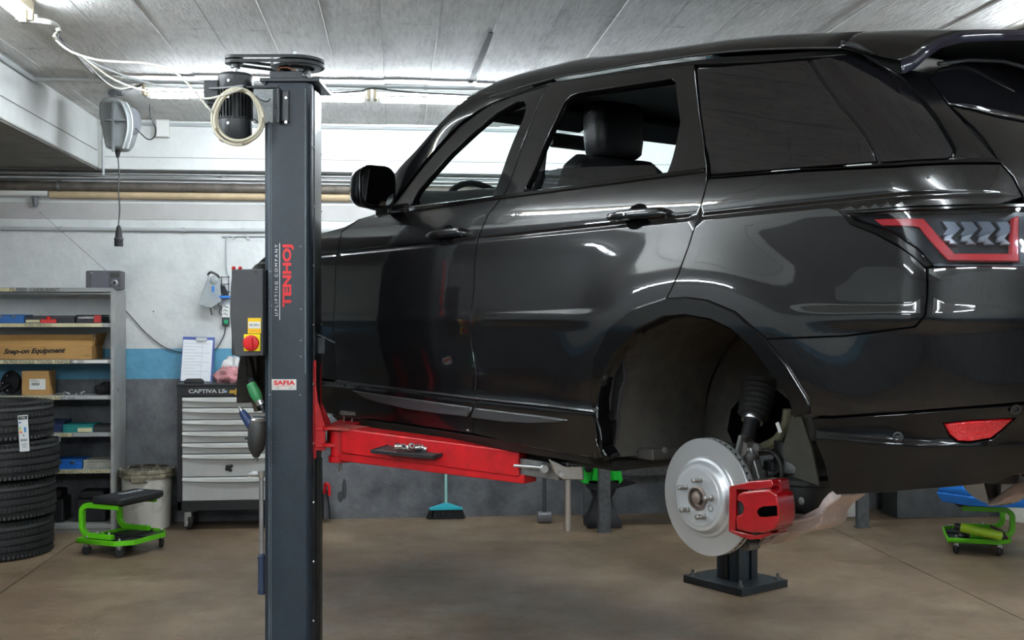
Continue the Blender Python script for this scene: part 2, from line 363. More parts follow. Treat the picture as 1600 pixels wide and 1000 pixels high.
# conduit on the ceiling, and the tube along the top of the wall beam
t = thing('ceiling_conduit', C(-1, 6.4, 2.8), 'grey conduit running across the ceiling above the far lamps', 'conduit')
build('pipe_run', MB().tube([(-2.05, 6.62, H - .03), (4, 6.62, H - .03)], .012, 10).tube([(-2.05, 6.62, H - .03), (-2.05, 2, H - .03)], .013, 10), grey_pvc, t, world=True)
for k in range(9):
    build('pipe_clip', MB().tube([(-1.7 + k * .62, 6.62, H - .03), (-1.675 + k * .62, 6.62, H - .03)], .016, 10), grey_pvc, t, world=True)
wall_top = YW - .13
t = thing('ceiling_conduit', Vector((0, wall_top - .02, H - .03)), 'light grey conduit in the corner where the far wall meets the ceiling', 'conduit')
build('pipe_run', MB().tube([(-2.05, wall_top - .015, H - .03), (5.5, wall_top - .015, H - .03)], .012, 10), grey_pvc, t, world=True)
t = thing('vertical_conduit', Vector((-2.03, wall_top - .02, 2.45)), 'thin vertical conduit in the corner beside the low beam', 'conduit')
build('pipe_run', MB().tube([(-2.03, wall_top - .015, H - .05), (-2.03, wall_top - .015, 2.45)], .009, 8), grey_pvc, t, world=True)
build('pipe_clip', MB().box((-2.03, wall_top - .01, 2.68), (.03, .02, .02)), zinc, t, world=True)
t = thing('bent_conduit', YP(356, 400, YW), 'thin grey conduit bending round the white wall beside the lift post', 'conduit')
q = lambda px, py, d=.012: YP(px, py, YW - d)
build('pipe_run', MB().tube(smooth_path([q(560, 369), q(362, 369), q(356, 371), q(354, 378), q(354, 420), q(358, 432)], 4), .006, 8), grey_pvc, t, world=True)
for px in (365, 388): build('pipe_clip', MB().box(q(px, 372), (.015, .02, .02)), zinc, t, world=True)
# bracket left on the wall
t = thing('wall_bracket', q(55, 305), 'small dark clamp on the white wall under the pipes at left', 'bracket')
build('bracket_plate', MB().box(q(55, 306), (.06, .03, .015)).lathe([(.022, .0), (.018, -.05), (.008, -.07)], q(55, 308, .03), (0, 0, 1), 12), mat('dark_clamp', '77777a', .6), t, world=True)

# cables from the top-left lamp across to the lift motor
def cable(name, pts, r, m, label, cat='cable', n=6, res=8, **k):
    mb = MB().tube(smooth_path(pts, res), r, n); return one(name, mb, m, label, cat, **k)
white_cable = mat('off_white_cable', 'bdbab0', .5); grey_cable = mat('grey_cable', '77797c', .5); dark_cable = mat('dark_cable', '2e2f31', .5)
t = thing('cable_conduit', P(60, 34, 4.95), 'flexible grey conduit from the top left lamp ending above the hanging cables', 'conduit')
build('pipe_run', MB().tube(smooth_path([P(33, 33, 4.92), P(57, 32, 4.93), P(78, 35, 4.95), P(89, 41, 5.0), P(92, 50, 5.0)], 6), .012, 10), mat('conduit_grey', 'a9a9a4', .5), t, world=True)
build('pipe_clip', MB().box(P(57, 29, 4.93), (.012, .03, .03)), zinc, t, world=True)
CB = P(91, 50, 5.0)
cable('hanging_cable', [CB, P(86, 60, 5.0), P(110, 80, 4.95), P(150, 93, 4.85), P(190, 97, 4.75), P(225, 99, 4.65), P(262, 107, 4.55), P(285, 122, 4.45), P(303, 142, 4.4), P(325, 168, 4.37), P(333, 176, 4.37)], .005, white_cable, 'thick off-white cable sagging across the ceiling down to the coiled loop')
cable('hanging_cable', [CB, P(86, 62, 5.0), P(130, 95, 5.4), P(165, 128, 6.0), P(185, 138, 6.3), P(205, 136, 6.5), P(226, 130, 6.6)], .0045, white_cable, 'white cable sagging lowest from the conduit to the lamp left of the motor')
cable('hanging_cable', [CB, P(96, 62, 5.0), P(128, 96, 5.3), P(150, 118, 5.8), P(175, 134, 6.2), P(200, 139, 6.5), P(224, 132, 6.6)], .004, dark_cable, 'dark cable among the white ones sagging from the conduit to the lamp')
cable('hanging_cable', [CB, P(93, 62, 5.0), P(140, 95, 5.1), P(200, 120, 4.9), P(260, 135, 4.7), P(330, 138, 4.5), P(380, 134, 4.4)], .004, grey_cable, 'grey cable strung nearly level to the top of the motor')
cable('hanging_cable', [CB, P(88, 58, 5.0), P(130, 90, 5.1), P(180, 125, 5.0), P(240, 145, 4.8), P(310, 154, 4.55), P(345, 150, 4.4), P(380, 138, 4.4)], .0045, white_cable, 'pale cable looping below the grey one to the motor')
cable('hanging_cable', [P(500, 129, 6.62), P(505, 144, 6.3), P(560, 143, 6.4), P(582, 138, 6.45), P(640, 144, 6.4), P(735, 149, 6.3), P(800, 152, 6.3)], .005, dark_cable, 'dark cable hanging in front of the lamps between post and car roof')

# cable reel on the ceiling, with its cable and plug
G = 6.85; reel = thing('cable_reel', P(186, 236, G), 'grey plastic cable reel hanging from the ceiling at left', 'cable reel')
rm = mat('reel_grey', '85898a', .45, noise=.15, nscale=10)
def outline(px0, pts): return pts
prof = [(162, 165), (168, 157), (182, 155), (196, 160), (205, 172), (210, 190), (209, 208), (203, 226), (196, 235), (172, 235), (166, 205), (162, 185)]
c0 = P(186, 195, G)
build('reel_case', MB().prism([(p.dot(RIGHT), p.z) for p in (P(a, b_, G) for a, b_ in prof)], lambda a, b_, d: RIGHT * a + AHEAD * (c0.dot(AHEAD) + d) + UP * b_, -.09, .09), rm, reel, world=True, bevel=.02, seg=3)
for s, n_ in ((196, 'rib'), (203, 'rib')):
    build('case_rib', MB().tube(smooth_path([P(s - 6, 160, G - .1), P(s + 2, 180, G - .1), P(s + 3, 205, G - .1), P(s - 4, 232, G - .1)], 4), .006, 6), mat('reel_rib', 'a4a8a8', .4), reel, world=True)
build('case_seam', MB().box(P(177, 198, G - .1), (.012, .03, .3)).box(P(180, 188, G - .1), (.12, .03, .01)), mat('reel_seam', '6a6e70', .5), reel, world=True)
build('side_disc', MB().lathe([(.075, 0), (.085, .01), (.085, .03), (.07, .04)], P(206, 190, G) - RIGHT * .02, RIGHT - AHEAD * .35, 24), mat('reel_disc', '5a5c60', .4), reel, world=True)
build('hanger', MB().box(P(177, 155, G - .02), (.03, .06, .1)).box(P(181, 146, G), (.08, .05, .02)).tube([P(186, 148, G), Vector((P(186, 148, G).x, P(186, 148, G).y, H))], .01), mat('reel_bracket', '4c4d50', .5), reel, world=True)
build('cable_outlet', MB().lathe([(.018, 0), (.015, -.02), (.008, -.045)], P(184, 235, G), (0, 0, 1), 12), black_rubber, reel, world=True)
cable('drop_cable', [P(184, 243, G), P(186, 270, G), P(185, 300, G), P(187, 325, G), P(185, 352, G)], .0045, dark_cable, 'dark cable hanging straight down from the ceiling reel')
plug = thing('socket_plug', P(185, 385, G), 'black rubber cable socket at the end of the hanging reel cable', 'socket')
build('socket_body', MB().lathe([(.006, .13), (.014, .115), (.018, .085), (.02, .08), (.022, .05), (.026, .045), (.026, 0)], P(185.5, 385, G), (0, 0, 1), 20), black_rubber, plug, world=True)
build('grip_ring', MB().lathe([(.0265, 0), (.028, .003), (.028, .01), (.0265, .013)], P(185.5, 375, G), (0, 0, 1), 20), dark_plastic, plug, world=True)
jb = thing('junction_box', q(254, 214, .14), 'small off-white junction box high on the wall beam', 'junction box')
build('box_body', MB().box(YP(254, 201, YW - .16), (.095, .06, .125)), mat('junction_white', 'd9dad6', .45), jb, world=True, bevel=.006)
build('box_cover', MB().box(YP(254, 201, YW - .195), (.085, .012, .112)), white_plastic, jb, world=True, bevel=.004)
cable('looped_cable', [P(234, 163, 6.7), P(235, 180, 6.75), P(243, 200, 6.8), P(241, 214, 6.85), P(230, 217, 6.85), P(212, 200, 6.85)], .0045, dark_cable, 'dark cable looping from the lamp to the side of the ceiling reel')
cable('bent_cable', [YP(262, 196, YW - .15), YP(263, 190, YW - .15), YP(259, 184, YW - .15), YP(250, 185, YW - .15)], .004, dark_cable, 'short bent cable over the junction box')
cable('wall_cable', [q(176, 462, .012), q(186, 474, .012), q(205, 495, .012), q(230, 522, .012), q(262, 545, .012), q(300, 552, .012), q(334, 549, .02)], .004, dark_cable, 'thin black cable drooping down the wall behind the clipboard')
# ================================================================ THE LIFT
post_m = mat('lift_slate_paint', '1f2c37', .42, noise=.22, nscale=25, bump=.12, bscale=120)
post_dk = mat('lift_dark_paint', '20262b', .38, bump=.1, bscale=150)
red_m = mat('lift_red_paint', 'b80c14', .38, noise=.12, nscale=14, dark='960a12', bump=.05, bscale=60)
red_dirty = mat('lift_red_dirty', 'a33a30', .6, noise=.5, nscale=20)
s5 = .002571
def lift_post(loc, rz, w_, d, h, label, plate):
    t = thing('lift_post', loc, label, 'car lift', rz)
    a, b_, f = w_ / 2, d / 2, .022
    # folded column: chamfered corners, open slot towards +x
    prof = [(a, -b_ + .03), (a - .012, -b_ + .008), (a - .024, -b_), (-a + .018, -b_), (-a, -b_ + .018), (-a, b_ - .02), (-a + .02, b_), (a - .024, b_), (a - .012, b_ - .008), (a, b_ - .03),
            (a, b_ - .055), (a - .02, b_ - .055), (a - .02, -b_ + .055), (a, -b_ + .055)]
    build('column', MB().prism(prof, lambda x, y, z: (x, y, z), .012, h), post_m, t, bevel=.004)
    build('base_plate', MB().box((plate[2], plate[3], .02), (plate[0], plate[1], .04)), post_dk, t, bevel=.003)
    build('top_plate', MB().box((.01, 0, h + .008), (w_ + .05, d + .02, .016)).box((-.012, -b_ + .03, h + .03), (w_ * .7, .006, .04)), post_dk, t, bevel=.003)
    build('slot_cover', MB().prism([(a - .018, -b_ + .058), (a + .004, -b_ + .06), (a + .010, 0), (a + .004, b_ - .06), (a - .018, b_ - .058)], lambda x, y, z: (x, y, z), .02, h - .02), mat('black_rubber_strip', '121315', .35), t, bevel=.002)
    z = .22
    while z < h - .1:
        for y in (-b_ + .042, b_ - .042):
            build('cover_screw', MB().lathe([(.005, 0), (.005, .004), (.002, .006)], (a, y, z), (1, 0, 0), 8), bolt_m, t)
        z += .24
    return t
p1 = C(-.902, 4.635)
zt = 1.44 + (500 - 128) * s5
post = lift_post(p1, -YAW, .19, .27, zt, 'tall dark slate lift post with red lettering, in front of the car', (.3, .5, .03, 0))
LP = root_matrix(post)
def lp(px, py, Z): return LP.inverted() @ P(px, py, Z)
A = -.0955
# weld seams and studs on the front face
yf = -.1352
mb = MB().box((.072, yf, zt / 2 + .6), (.004, .003, zt - 1.25)); mb.box((-.074, yf, zt / 2), (.003, .002, zt - .1)).box((-.066, yf, zt / 2), (.002, .002, zt - .1))
build('weld_seam', mb, mat('weld_grey', '6b757c', .4, bump=.6, bscale=140), post)
for px, py in ((470, 385), (422, 424), (470, 483), (470, 532), (421, 617), (469, 617), (470, 557), (424, 478)):
    p = lp(px, py, 4.5); build('stud', MB().ell((p.x, yf, p.z), (.004, .003, .004), 8, 4), mat('stud_grey', '7a8288', .4), post)
# lettering
red_txt = mat('red_lettering', 'e0242b', .45); white_txt = mat('white_lettering', 'e8eaea', .45)
def post_text(s, px, py, size, m, **k):
    p = P(px, py, 4.4995)
    return text('lettering', s, size, frame(p, UP, -RIGHT), m, post, **k)
post_text('TENHOJ', 449, 430, .045, red_txt, bold=.0018, sx=1.52, label='red lettering reading upwards')
post_text('UPLIFTING COMPANY', 432, 438, .0165, white_txt, sx=1.25, bold=0., space=1.5, label='small white lettering reading upwards')
build('letter_rule', MB().box((lp(437, 440, 4.5).x, yf - .0005, lp(437, 440, 4.5).z), (.0026, .001, 120 * s5)), white_txt, post)
c = lp(444, 601, 4.5); st = build('nameplate', MB().box((c.x, yf - .001, c.z), (.098, .0016, .043)), white_plastic, post, label='white and red sticker')
text('sticker_lettering', 'SAFIA', .023, frame(P(444, 598.3, 4.4972), RIGHT, UP), red_txt, st, sx=1.45, bold=.0009)
text('sticker_lettering', 'UPLIFTING EQUIPMENT AND SERVICE', .0045, frame(P(444, 603.2, 4.4972), RIGHT, UP), red_txt, st, sx=.95)
for k, (px, s_) in enumerate(((434, 'TEL 2021\nSERVICE'), (455, 'SERIAL NO\nWWW.LIFT'))):
    text('sticker_lettering', s_, .004, frame(P(px, 606.6, 4.4972), RIGHT, UP), mat('grey_print', '888a8c', .5), st)

# electric motor with its bracket
cast = mat('motor_cast_dark', '26292c', .4, bump=.1, bscale=200)
mo = build('motor', MB().lathe([(.055, 0), (.062, .004), (.066, .01), (.066, .088), (.07, .09), (.07, .094)], lp(368, 222, 4.55), (0, 0, 1), 32), cast, post)
mc = lp(368, 222, 4.55)
build('motor_core', MB().lathe([(.056, .08), (.056, .225)], mc, (0, 0, 1), 24), mat('motor_core', '101112', .5), mo)
for k in range(30):
    a = 2 * math.pi * k / 30
    build('cooling_fin', MB().box(mc + Vector((math.cos(a) * .061, math.sin(a) * .061, .152)), (.02, .0035, .125), rz=a), cast, mo)
build('motor_end_cap', MB().lathe([(.069, .212), (.071, .216), (.071, .262), (.062, .274), (.03, .279)], mc, (0, 0, 1), 32), cast, mo)
for dx, dz in ((-.002, .065), (-.002, .17), (.0, .235)): build('motor_bolt', MB().lathe([(.006, 0), (.006, .006)], mc + Vector((dx - .01, -.07, dz)), (0, -1, 0), 6), bolt_m, mo)
build('terminal_box', MB().box(lp(334, 148, 4.55), (.062, .09, .1)), cast, post, bevel=.006)
build('motor_shaft', MB().lathe([(.009, .27), (.009, .325)], mc, (0, 0, 1), 12), steel, post)
bk = mat('bracket_hammered', '8b9092', .35, .6, bump=.5, bscale=260)
build('motor_bracket', MB().box(lp(412, 166, 4.5), (.082, .012, .138)), bk, post, bevel=.004)
build('mounting_plate', MB().box(lp(446, 166, 4.484), (.03, .022, .125)).box(lp(437, 166, 4.47), (.01, .05, .14)).box(lp(412, 138, 4.52), (.13, .06, .01)), post_dk, post, bevel=.003)
for py in (153, 191): build('bracket_bolt', MB().lathe([(.006, 0), (.006, .006)], lp(447, py, 4.472), (0, -1, 0), 6), bolt_m, post)
build('motor_side_plate', MB().box(lp(385, 170, 4.58), (.03, .06, .17)), bk, post, bevel=.004)
# pulleys and belt
pz = lp(463, 101, 4.62)
pul = build('large_pulley', MB().lathe([(.074, -.016), (.096, -.016), (.104, -.014), (.104, -.002), (.094, .002), (.104, .006), (.104, .018), (.096, .02), (.074, .02), (.074, -.016)], pz, (0, 0, 1), 48, cap=False), mat('pulley_iron', '4a4d4f', .4, .6), post)
for k in range(5):
    a = 2 * math.pi * k / 5 + .4
    build('spoke', MB().box(pz + Vector((math.cos(a) * .047, math.sin(a) * .047, 0)), (.07, .02, .016), rz=a), mat('pulley_iron', '4a4d4f'), pul)
build('hub', MB().lathe([(.03, -.02), (.03, .024)], pz, (0, 0, 1), 24), mat('pulley_iron', '4a4d4f'), pul)
build('pulley_nut', MB().lathe([(.02, .02), (.02, .028), (.016, .03), (.016, .052)], pz, (0, 0, 1), 6), zinc, pul)
ps = Vector((mc.x, pz.y, pz.z)); ps.y = mc.y
build('small_pulley', MB().lathe([(.02, -.03), (.02, -.016), (.032, -.014), (.032, -.004), (.024, 0), (.032, .006), (.032, .016), (.02, .018)], ps, (0, 0, 1), 24), mat('pulley_iron', '4a4d4f'), post)
def belt(dz):
    d = pz - ps; L_ = d.length; ang = math.atan2(d.y, d.x); al = math.acos((.106 - .034) / L_); pts = []
    for k in range(21): a = ang + math.pi + (math.pi - al) * 0 + (-(al) + 2 * al * k / 20); pts.append(ps + Vector((math.cos(a), math.sin(a), 0)) * .034)
    for k in range(29): a = ang - (math.pi - al) + 2 * (math.pi - al) * k / 28; pts.append(pz + Vector((math.cos(a), math.sin(a), 0)) * .106)
    rings = []
    for i, p in enumerate(pts):
        c0 = ps if i < 21 else pz; o = (p - c0); o.z = 0; o = o.normalized()
        rings.append([p + Vector((0, 0, dz - .005)), p + o * .008 + Vector((0, 0, dz - .006)), p + o * .008 + Vector((0, 0, dz + .006)), p + Vector((0, 0, dz + .005))])
    rings.append(rings[0])
    return MB().loft(rings, cap=False)
for dz in (-.008, .011): build('drive_belt', belt(dz), mat('belt_rubber', '26282a', .55), post)
build('bearing_block', MB().box(lp(462, 116, 4.62), (.03, .04, .045)).lathe([(.014, -.02), (.014, .05)], lp(481, 121, 4.66), (0, 0, 1), 10).box(lp(470, 119, 4.6), (.06, .02, .008)), dull_steel, post, bevel=.002)
build('switch_wire', MB().tube(smooth_path([lp(432, 117, 4.58), lp(438, 106, 4.58), lp(455, 107, 4.57), lp(462, 112, 4.57)], 5), .0025, 6), mat('copper_wire', '9a5a3a', .5), post)
build('switch_lid', MB().box(lp(444, 119, 4.7), (.09, .05, .022)), white_plastic, post, bevel=.005)
# coiled cable hung beside the motor
coil = thing('cable_coil', P(372, 225, 4.42), 'coiled beige cable loop tied over the lift motor', 'cable')
pts = []
for k in range(0, 118):
    a = 2 * math.pi * k / 36 + 2.4; r1 = 37 + 4 * math.sin(k * .11); r2 = 42 + 3.5 * math.cos(k * .075)
    pts.append(P(372 + r1 * math.cos(a) * (1 - .12 * math.sin(a)), 181 - r2 * math.sin(a), 4.425 - .0012 * (k % 29) + .012 * math.sin(k / 36 * 2 * math.pi * .5)))
build('cable_loop', MB().tube(pts, .0062, 8), mat('beige_cable', 'c9c2ae', .5), coil, world=True)
for px, py in ((334, 173), (410, 154), (408, 190)):
    build('cable_tie', MB().tube([P(px + 12 * math.cos(a * .6), py + 5 * math.sin(a * .9), 4.425 - .016 * math.cos(a)) for a in range(8)], .0025, 5), black_plastic, coil, world=True)

# control box on the left side
cb = thing('control_box', P(388, 558, 4.45), 'dark grey lift control box with red and yellow rotary switch, left of the post', 'control box')
poly = [(411, 420), (411, 556), (368, 557), (362, 530), (359, 490), (360, 450), (363, 421)]
build('box_body', MB().prism([((px - 388) * .002545, (500 - py) * .002545 + HC) for px, py in poly], lambda a, b_, d: P(388, 500, 4.45 + d) * Vector((1, 1, 0)).length * 0 + (RIGHT * (a + (388 - 800) / F * 4.45) + AHEAD * (4.45 + d) + UP * b_), 0, .13), dark_plastic, cb, world=True, bevel=.004)
build('box_back', MB().box(P(386, 488, 4.60), (.115, .05, .35), rz=-YAW), mat('box_side', '232427', .4), cb, world=True, bevel=.003)
for px, py in ((400, 425), (402, 554)): build('box_screw', MB().lathe([(.006, 0), (.006, .004)], P(px, py, 4.449), -AHEAD, 10), black_plastic, cb, world=True)
yel = mat('yellow_sticker', 'f2c811', .4)
sk = build('inspection_sticker', MB().box(P(397.5, 509, 4.447), (.052, .002, .062), rz=-YAW), yel, cb, world=True, label='yellow and white inspection sticker')
build('sticker_field', MB().box(P(397.5, 508, 4.4455), (.048, .0012, .026), rz=-YAW), white_plastic, sk, world=True)
text('sticker_lettering', '28 2021', .0125, frame(P(397.5, 508, 4.4445), RIGHT, UP + RIGHT * .15), mat('pen_black', '1c1c20', .5), sk)
text('sticker_lettering', 'CONTROLE', .0085, frame(P(397.5, 517, 4.4455), RIGHT, UP), mat('orange_print', 'e0761a', .5), sk)
sw = build('switch_plate', MB().box(P(394, 535.5, 4.444), (.066, .006, .068), rz=-YAW), mat('switch_yellow', 'f0d913', .35), cb, world=True, bevel=.003, label='yellow switch plate')
build('rotary_knob', MB().lathe([(.031, 0), (.031, .008), (.028, .012), (.02, .013)], P(392.5, 536, 4.441), -AHEAD, 32), mat('switch_red', 'c8161c', .35), sw, world=True, label='red round knob')
build('knob_grip', MB().box(P(393, 536, 4.425), (.009, .018, .045), rz=-YAW), mat('switch_red', 'c8161c'), sw, world=True, bevel=.003)
for px in (365, 375): build('push_button', MB().lathe([(.008, 0), (.009, .006), (.005, .012)], P(px, 421, 4.47 + (px - 365) * .004), UP, 14), mat('switch_red', 'c8161c'), cb, world=True)

# carriage and arms on the right face
cg = build('carriage', MB().box(lp(492, 640, 4.56), (.012, .012, .40)).box(lp(497, 640, 4.66), (.014, .1, .38)), red_m, post, bevel=.003)
def gus(px_pts, Z0, Z1, nm='gusset'):
    build(nm, MB().prism([(lp(px, py, Z0).x, lp(px, py, Z0).z) for px, py in px_pts], lambda a, b_, d: (a, d, b_), lp(500, 600, Z0).y, lp(500, 600, Z1).y), red_m, cg, bevel=.002)
gus([(486, 573), (490, 573), (497, 628), (508, 664), (508, 704), (486, 704)], 4.555, 4.567)
gus([(490, 574), (498, 578), (500, 624), (516, 659), (516, 668), (495, 668)], 4.70, 4.712)
gus([(486, 573), (491, 573), (491, 706), (486, 706)], 4.545, 4.56, 'gusset_edge')
for py in (668, 694):
    build('hinge_lug', MB().box(lp(508, py, 4.60), (.06, .11, .014)).lathe([(.05, -.007), (.05, .007)], lp(520, py, 4.58), (0, 0, 1), 24), red_m, cg, bevel=.002)
build('bracket_hook', MB().box(lp(498, 540, 4.62), (.05, .012, .065)).box(lp(508, 528, 4.60), (.09, .006, .006), M=Matrix.Rotation(.45, 4, 'Y')), post_dk, post)
cover = build('rubber_sleeve', MB().box(lp(496, 870, 4.64), (.03, .08, .82)), mat('black_rubber_strip', '121315'), post, bevel=.006)
# near arm: tapered two-stage box beam
def cl(X, Z, z): return LP.inverted() @ C(X, Z, z)
H0 = (-.655, 4.55); H1 = (.055, 4.055); H2 = (.225, 3.955)
dv = Vector((H1[0] - H0[0], H1[1] - H0[1])).normalized(); nv = Vector((-dv[1], dv[0]))
def beam(pts, wd):       # pts: (t along, z low, z high) ; wd half width at both ends
    rings = []
    for (t_, zl, zh), hw_ in zip(pts, wd):
        c = Vector(H0) + dv * t_
        rings.append([cl(c[0] + nv[0] * s * hw_, c[1] + nv[1] * s * hw_, z) for s, z in ((-1, zl), (1, zl), (1, zh), (-1, zh))])
    return MB().loft(rings)
arm = build('arm', beam([(.0, .905, 1.005), (.86, .875, .968)], [.06, .045]), red_m, post, bevel=.006, label='red near support arm')
build('arm_channel', beam([(-.02, .872, .905), (.88, .852, .885)], [.052, .04]), red_m, arm, bevel=.004)
build('hinge_barrel', MB().lathe([(.04, .885), (.04, .99)], cl(H0[0] - .045, H0[1] + .02, 0), (0, 0, 1), 24).lathe([(.048, .862), (.048, .885)], cl(H0[0] - .045, H0[1] + .02, 0), (0, 0, 1), 24), red_m, arm, bevel=.002)
build('hinge_plate', MB().prism([(-.12, -.06), (.0, -.07), (.05, -.06), (.05, .06), (.0, .07), (-.12, .06)], lambda a, b_, z: cl(H0[0] + dv[0] * a + nv[0] * b_, H0[1] + dv[1] * a + nv[1] * b_, z), .995, 1.006), red_dirty, arm, bevel=.002)
build('hinge_bolt', MB().lathe([(.007, .82), (.007, .862)], cl(H0[0] - .045, H0[1] + .02, 0), (0, 0, 1), 8), dull_steel, arm)
build('arm_extension', beam([(.8, .885, .945), (.96, .878, .938), (1.02, .872, .925)], [.035, .035, .028]), dull_steel, arm, bevel=.004, label='bare steel arm extension')
build('locking_bar', MB().tube([P(803, 727.5, 4.0), P(850, 731, 3.96)], .006, 8).lathe([(.018, 0), (.018, .03), (.012, .036)], P(851, 731, 3.955), -AHEAD, 20), zinc, arm, world=True)
build('adapter_clevis', MB().prism([(856, 716), (872, 722), (884, 728), (911, 727), (913, 750), (880, 750), (868, 742)], lambda a, b_, d: P(a, b_, d), 3.86, 3.98), mat('clevis_steel', 'a5a3a0', .3, 1., bump=.3, bscale=60), arm, world=True, bevel=.006, label='steel adapter holder')
build('clevis_pin', MB().lathe([(.009, 0), (.009, .01)], P(877, 741, 3.85), -AHEAD, 14), zinc, arm, world=True)
build('screw_spindle', MB().lathe([(.009, .705), (.0115, .715), (.0115, .96)], C((887 - 800) / F * 3.9, 3.9), (0, 0, 1), 16), steel, arm, world=True, bevel=0, label='bright steel spindle')
build('lifting_pad', MB().lathe([(.025, .93), (.025, .975), (.05, .98), (.05, .995)], C((904 - 800) / F * 3.96, 3.98), (0, 0, 1), 24), black_rubber, arm, world=True)
# far arm with its saucer pad
arm2 = build('arm', MB().loft([[cl(-.78, 4.72, z1) , cl(-.66, 4.72, z1), cl(-.66, 4.72, z2), cl(-.78, 4.72, z2)] for z1, z2 in ((.92, 1.0),)] + [[cl(-.76, 5.45, .93), cl(-.66, 5.45, .93), cl(-.66, 5.45, .985), cl(-.76, 5.45, .985)]]), red_m, post, bevel=.005, label='red far support arm')
s0 = P(560, 664, 4.95)
build('arm_head', MB().box(s0 + AHEAD * .03 + RIGHT * .02, (.2, .14, .035), rz=-YAW), red_m, arm2, world=True, bevel=.006)
build('saucer_pad', MB().lathe([(.03, -.02), (.04, .0), (.074, .012), (.084, .022), (.080, .036), (.03, .036)], s0 + UP * .028, (0, 0, 1), 32), mat('worn_pad', '4d4543', .6, .3, noise=.4, nscale=20), arm2, world=True)
for dx in (-.055, -.02, .05): build('pad_bolt', MB().lathe([(.009, 0), (.009, .008), (.004, .009), (.004, .03)], s0 + RIGHT * dx - AHEAD * .05 + UP * .014, (0, 0, 1), 6), bolt_m, arm2, world=True)
# socket tray sticking to the near arm
tray = thing('magnetic_tray', P(640, 712, 4.28), 'black tray of sockets on the near red lift arm', 'tray')
tp = [P(579, 704, 4.33), P(677, 713, 4.19), P(700, 706, 4.23), P(612, 694, 4.37)]
build('tray_dish', MB().loft([[p - UP * .012 for p in tp], tp]), black_plastic, tray, world=True, bevel=.003)
cen = sum(tp, Vector()) / 4
for k in range(4):
    a, b_ = tp[k], tp[(k + 1) % 4]; build('tray_rim', MB().tube([a, b_], .0035, 6), black_plastic, tray, world=True)
chrome = mat('chrome', 'd8d8d8', .15, 1.)
for k, (px, py, dx, h_) in enumerate(((617, 700, 1, .03), (627, 701, .3, .024), (636, 703, .8, .03), (648, 702, 1, .034), (661, 704, .6, .026), (641, 699, .4, .026))):
    d = (RIGHT * dx - AHEAD * .5 * (k % 3) + UP * .1 * (k % 2)).normalized(); o = P(px, py, 4.27) + UP * .006
    one('socket', MB().lathe([(.0075, 0), (.0125, 0), (.0125, h_ * .6), (.010, h_ * .7), (.010, h_), (.0055, h_), (.0055, h_ * .6), (.0075, h_ * .55)], o, d, 14, cap=False), chrome,
        ['chrome socket at the left end of the black tray', 'tilted chrome socket second from left in the tray', 'chrome socket in the middle of the tray, open end to the camera', 'longest chrome socket in the black tray', 'chrome socket at the right end of the black tray', 'chrome socket lying behind the middle ones in the tray'][k], 'socket', 'sockets in the black tray')

# second post beyond the car
FO = C(1.215, 6.10)
post2 = lift_post(FO, -YAW + R(37) + math.pi, .16, .16, 2.38, 'far dark lift post, its column and bolted base plate showing below the brake disc', (.37, .42, .0, .0))
for sx in (-1, 1):
    for sy in (-1, 0, 1):
        if sx == 1 and sy == 0: continue
        build('anchor_bolt', MB().lathe([(.016, .04), (.016, .052), (.009, .052), (.009, .072)], (sx * .15, sy * .17, 0), (0, 0, 1), 8), dull_steel, post2)
build('column_channel', MB().box((-.05, .085, 1.2), (.05, .02, 2.36)).box((.05, .085, 1.2), (.05, .02, 2.36)), post_dk, post2, bevel=.004)

# tools hanging on the left side of the post
g = P(398, 600, 4.4)
gt = thing('air_tool', P(400, 633, 4.42), 'green air tool hanging left of the lift post above the impact wrench', 'tool')
d = (P(409, 634, 4.42) - P(392, 598, 4.42)).normalized()
build('tool_body', MB().lathe([(.012, -.005), (.019, .0), (.02, .02), (.022, .025), (.022, .05), (.018, .07)], P(392, 600, 4.42), d, 20), mat('tool_green', '2f7d4a', .4), gt, world=True)
build('tool_collar', MB().lathe([(.016, .07), (.016, .09), (.012, .092)], P(392, 600, 4.42), d, 18), steel, gt, world=True)
build('tool_tip', MB().lathe([(.011, .09), (.011, .105), (.006, .106), (.006, .125)], P(392, 600, 4.42), d, 12), black_plastic, gt, world=True)
iw = thing('impact_wrench', P(400, 720, 4.42), 'black and blue air impact wrench hanging left of the lift post', 'tool')
build('wrench_body', MB().lathe([(.012, .0), (.018, .012), (.03, .03), (.036, .055), (.036, .125), (.03, .14), (.015, .143)], P(400, 714, 4.42), UP * 1 + RIGHT * .05, 24), mat('wrench_grey', '232423', .5), iw, world=True)
build('anvil', MB().lathe([(.008, -.018), (.008, .002)], P(400, 714, 4.42), UP, 8), dull_steel, iw, world=True)
hd = (P(376, 640, 4.42) - P(394, 668, 4.42)).normalized()
build('handle', MB().lathe([(.018, 0), (.018, .03), (.016, .06), (.012, .078)], P(394, 668, 4.42), hd, 16), mat('wrench_blue', '1c2f55', .4), iw, world=True, label='blue handle')
build('air_nipple', MB().lathe([(.008, .076), (.008, .086), (.004, .088), (.005, .1)], P(394, 668, 4.42), hd, 12), steel, iw, world=True)
build('wrench_cap', MB().lathe([(.03, .14), (.032, .146), (.024, .153)], P(400, 714, 4.42), UP * 1 + RIGHT * .05, 20).box(P(401, 656, 4.41), (.034, .02, .006)), steel, iw, world=True)
for px, py in ((383, 685), (412, 682)): build('lug', MB().tube([P(px, py, 4.42), P(398, py, 4.42)], .005, 6), black_plastic, iw, world=True)
br = thing('breaker_bar', P(410, 930, 4.45), 'long steel breaker bar with dark blue grip hanging left of the lift post', 'tool')
build('bar_shaft', MB().tube([P(408.5, 745, 4.45), P(408.5, 870, 4.45)], .0095, 12), mat('satin_steel', 'a9aaad', .35, .9), br, world=True)
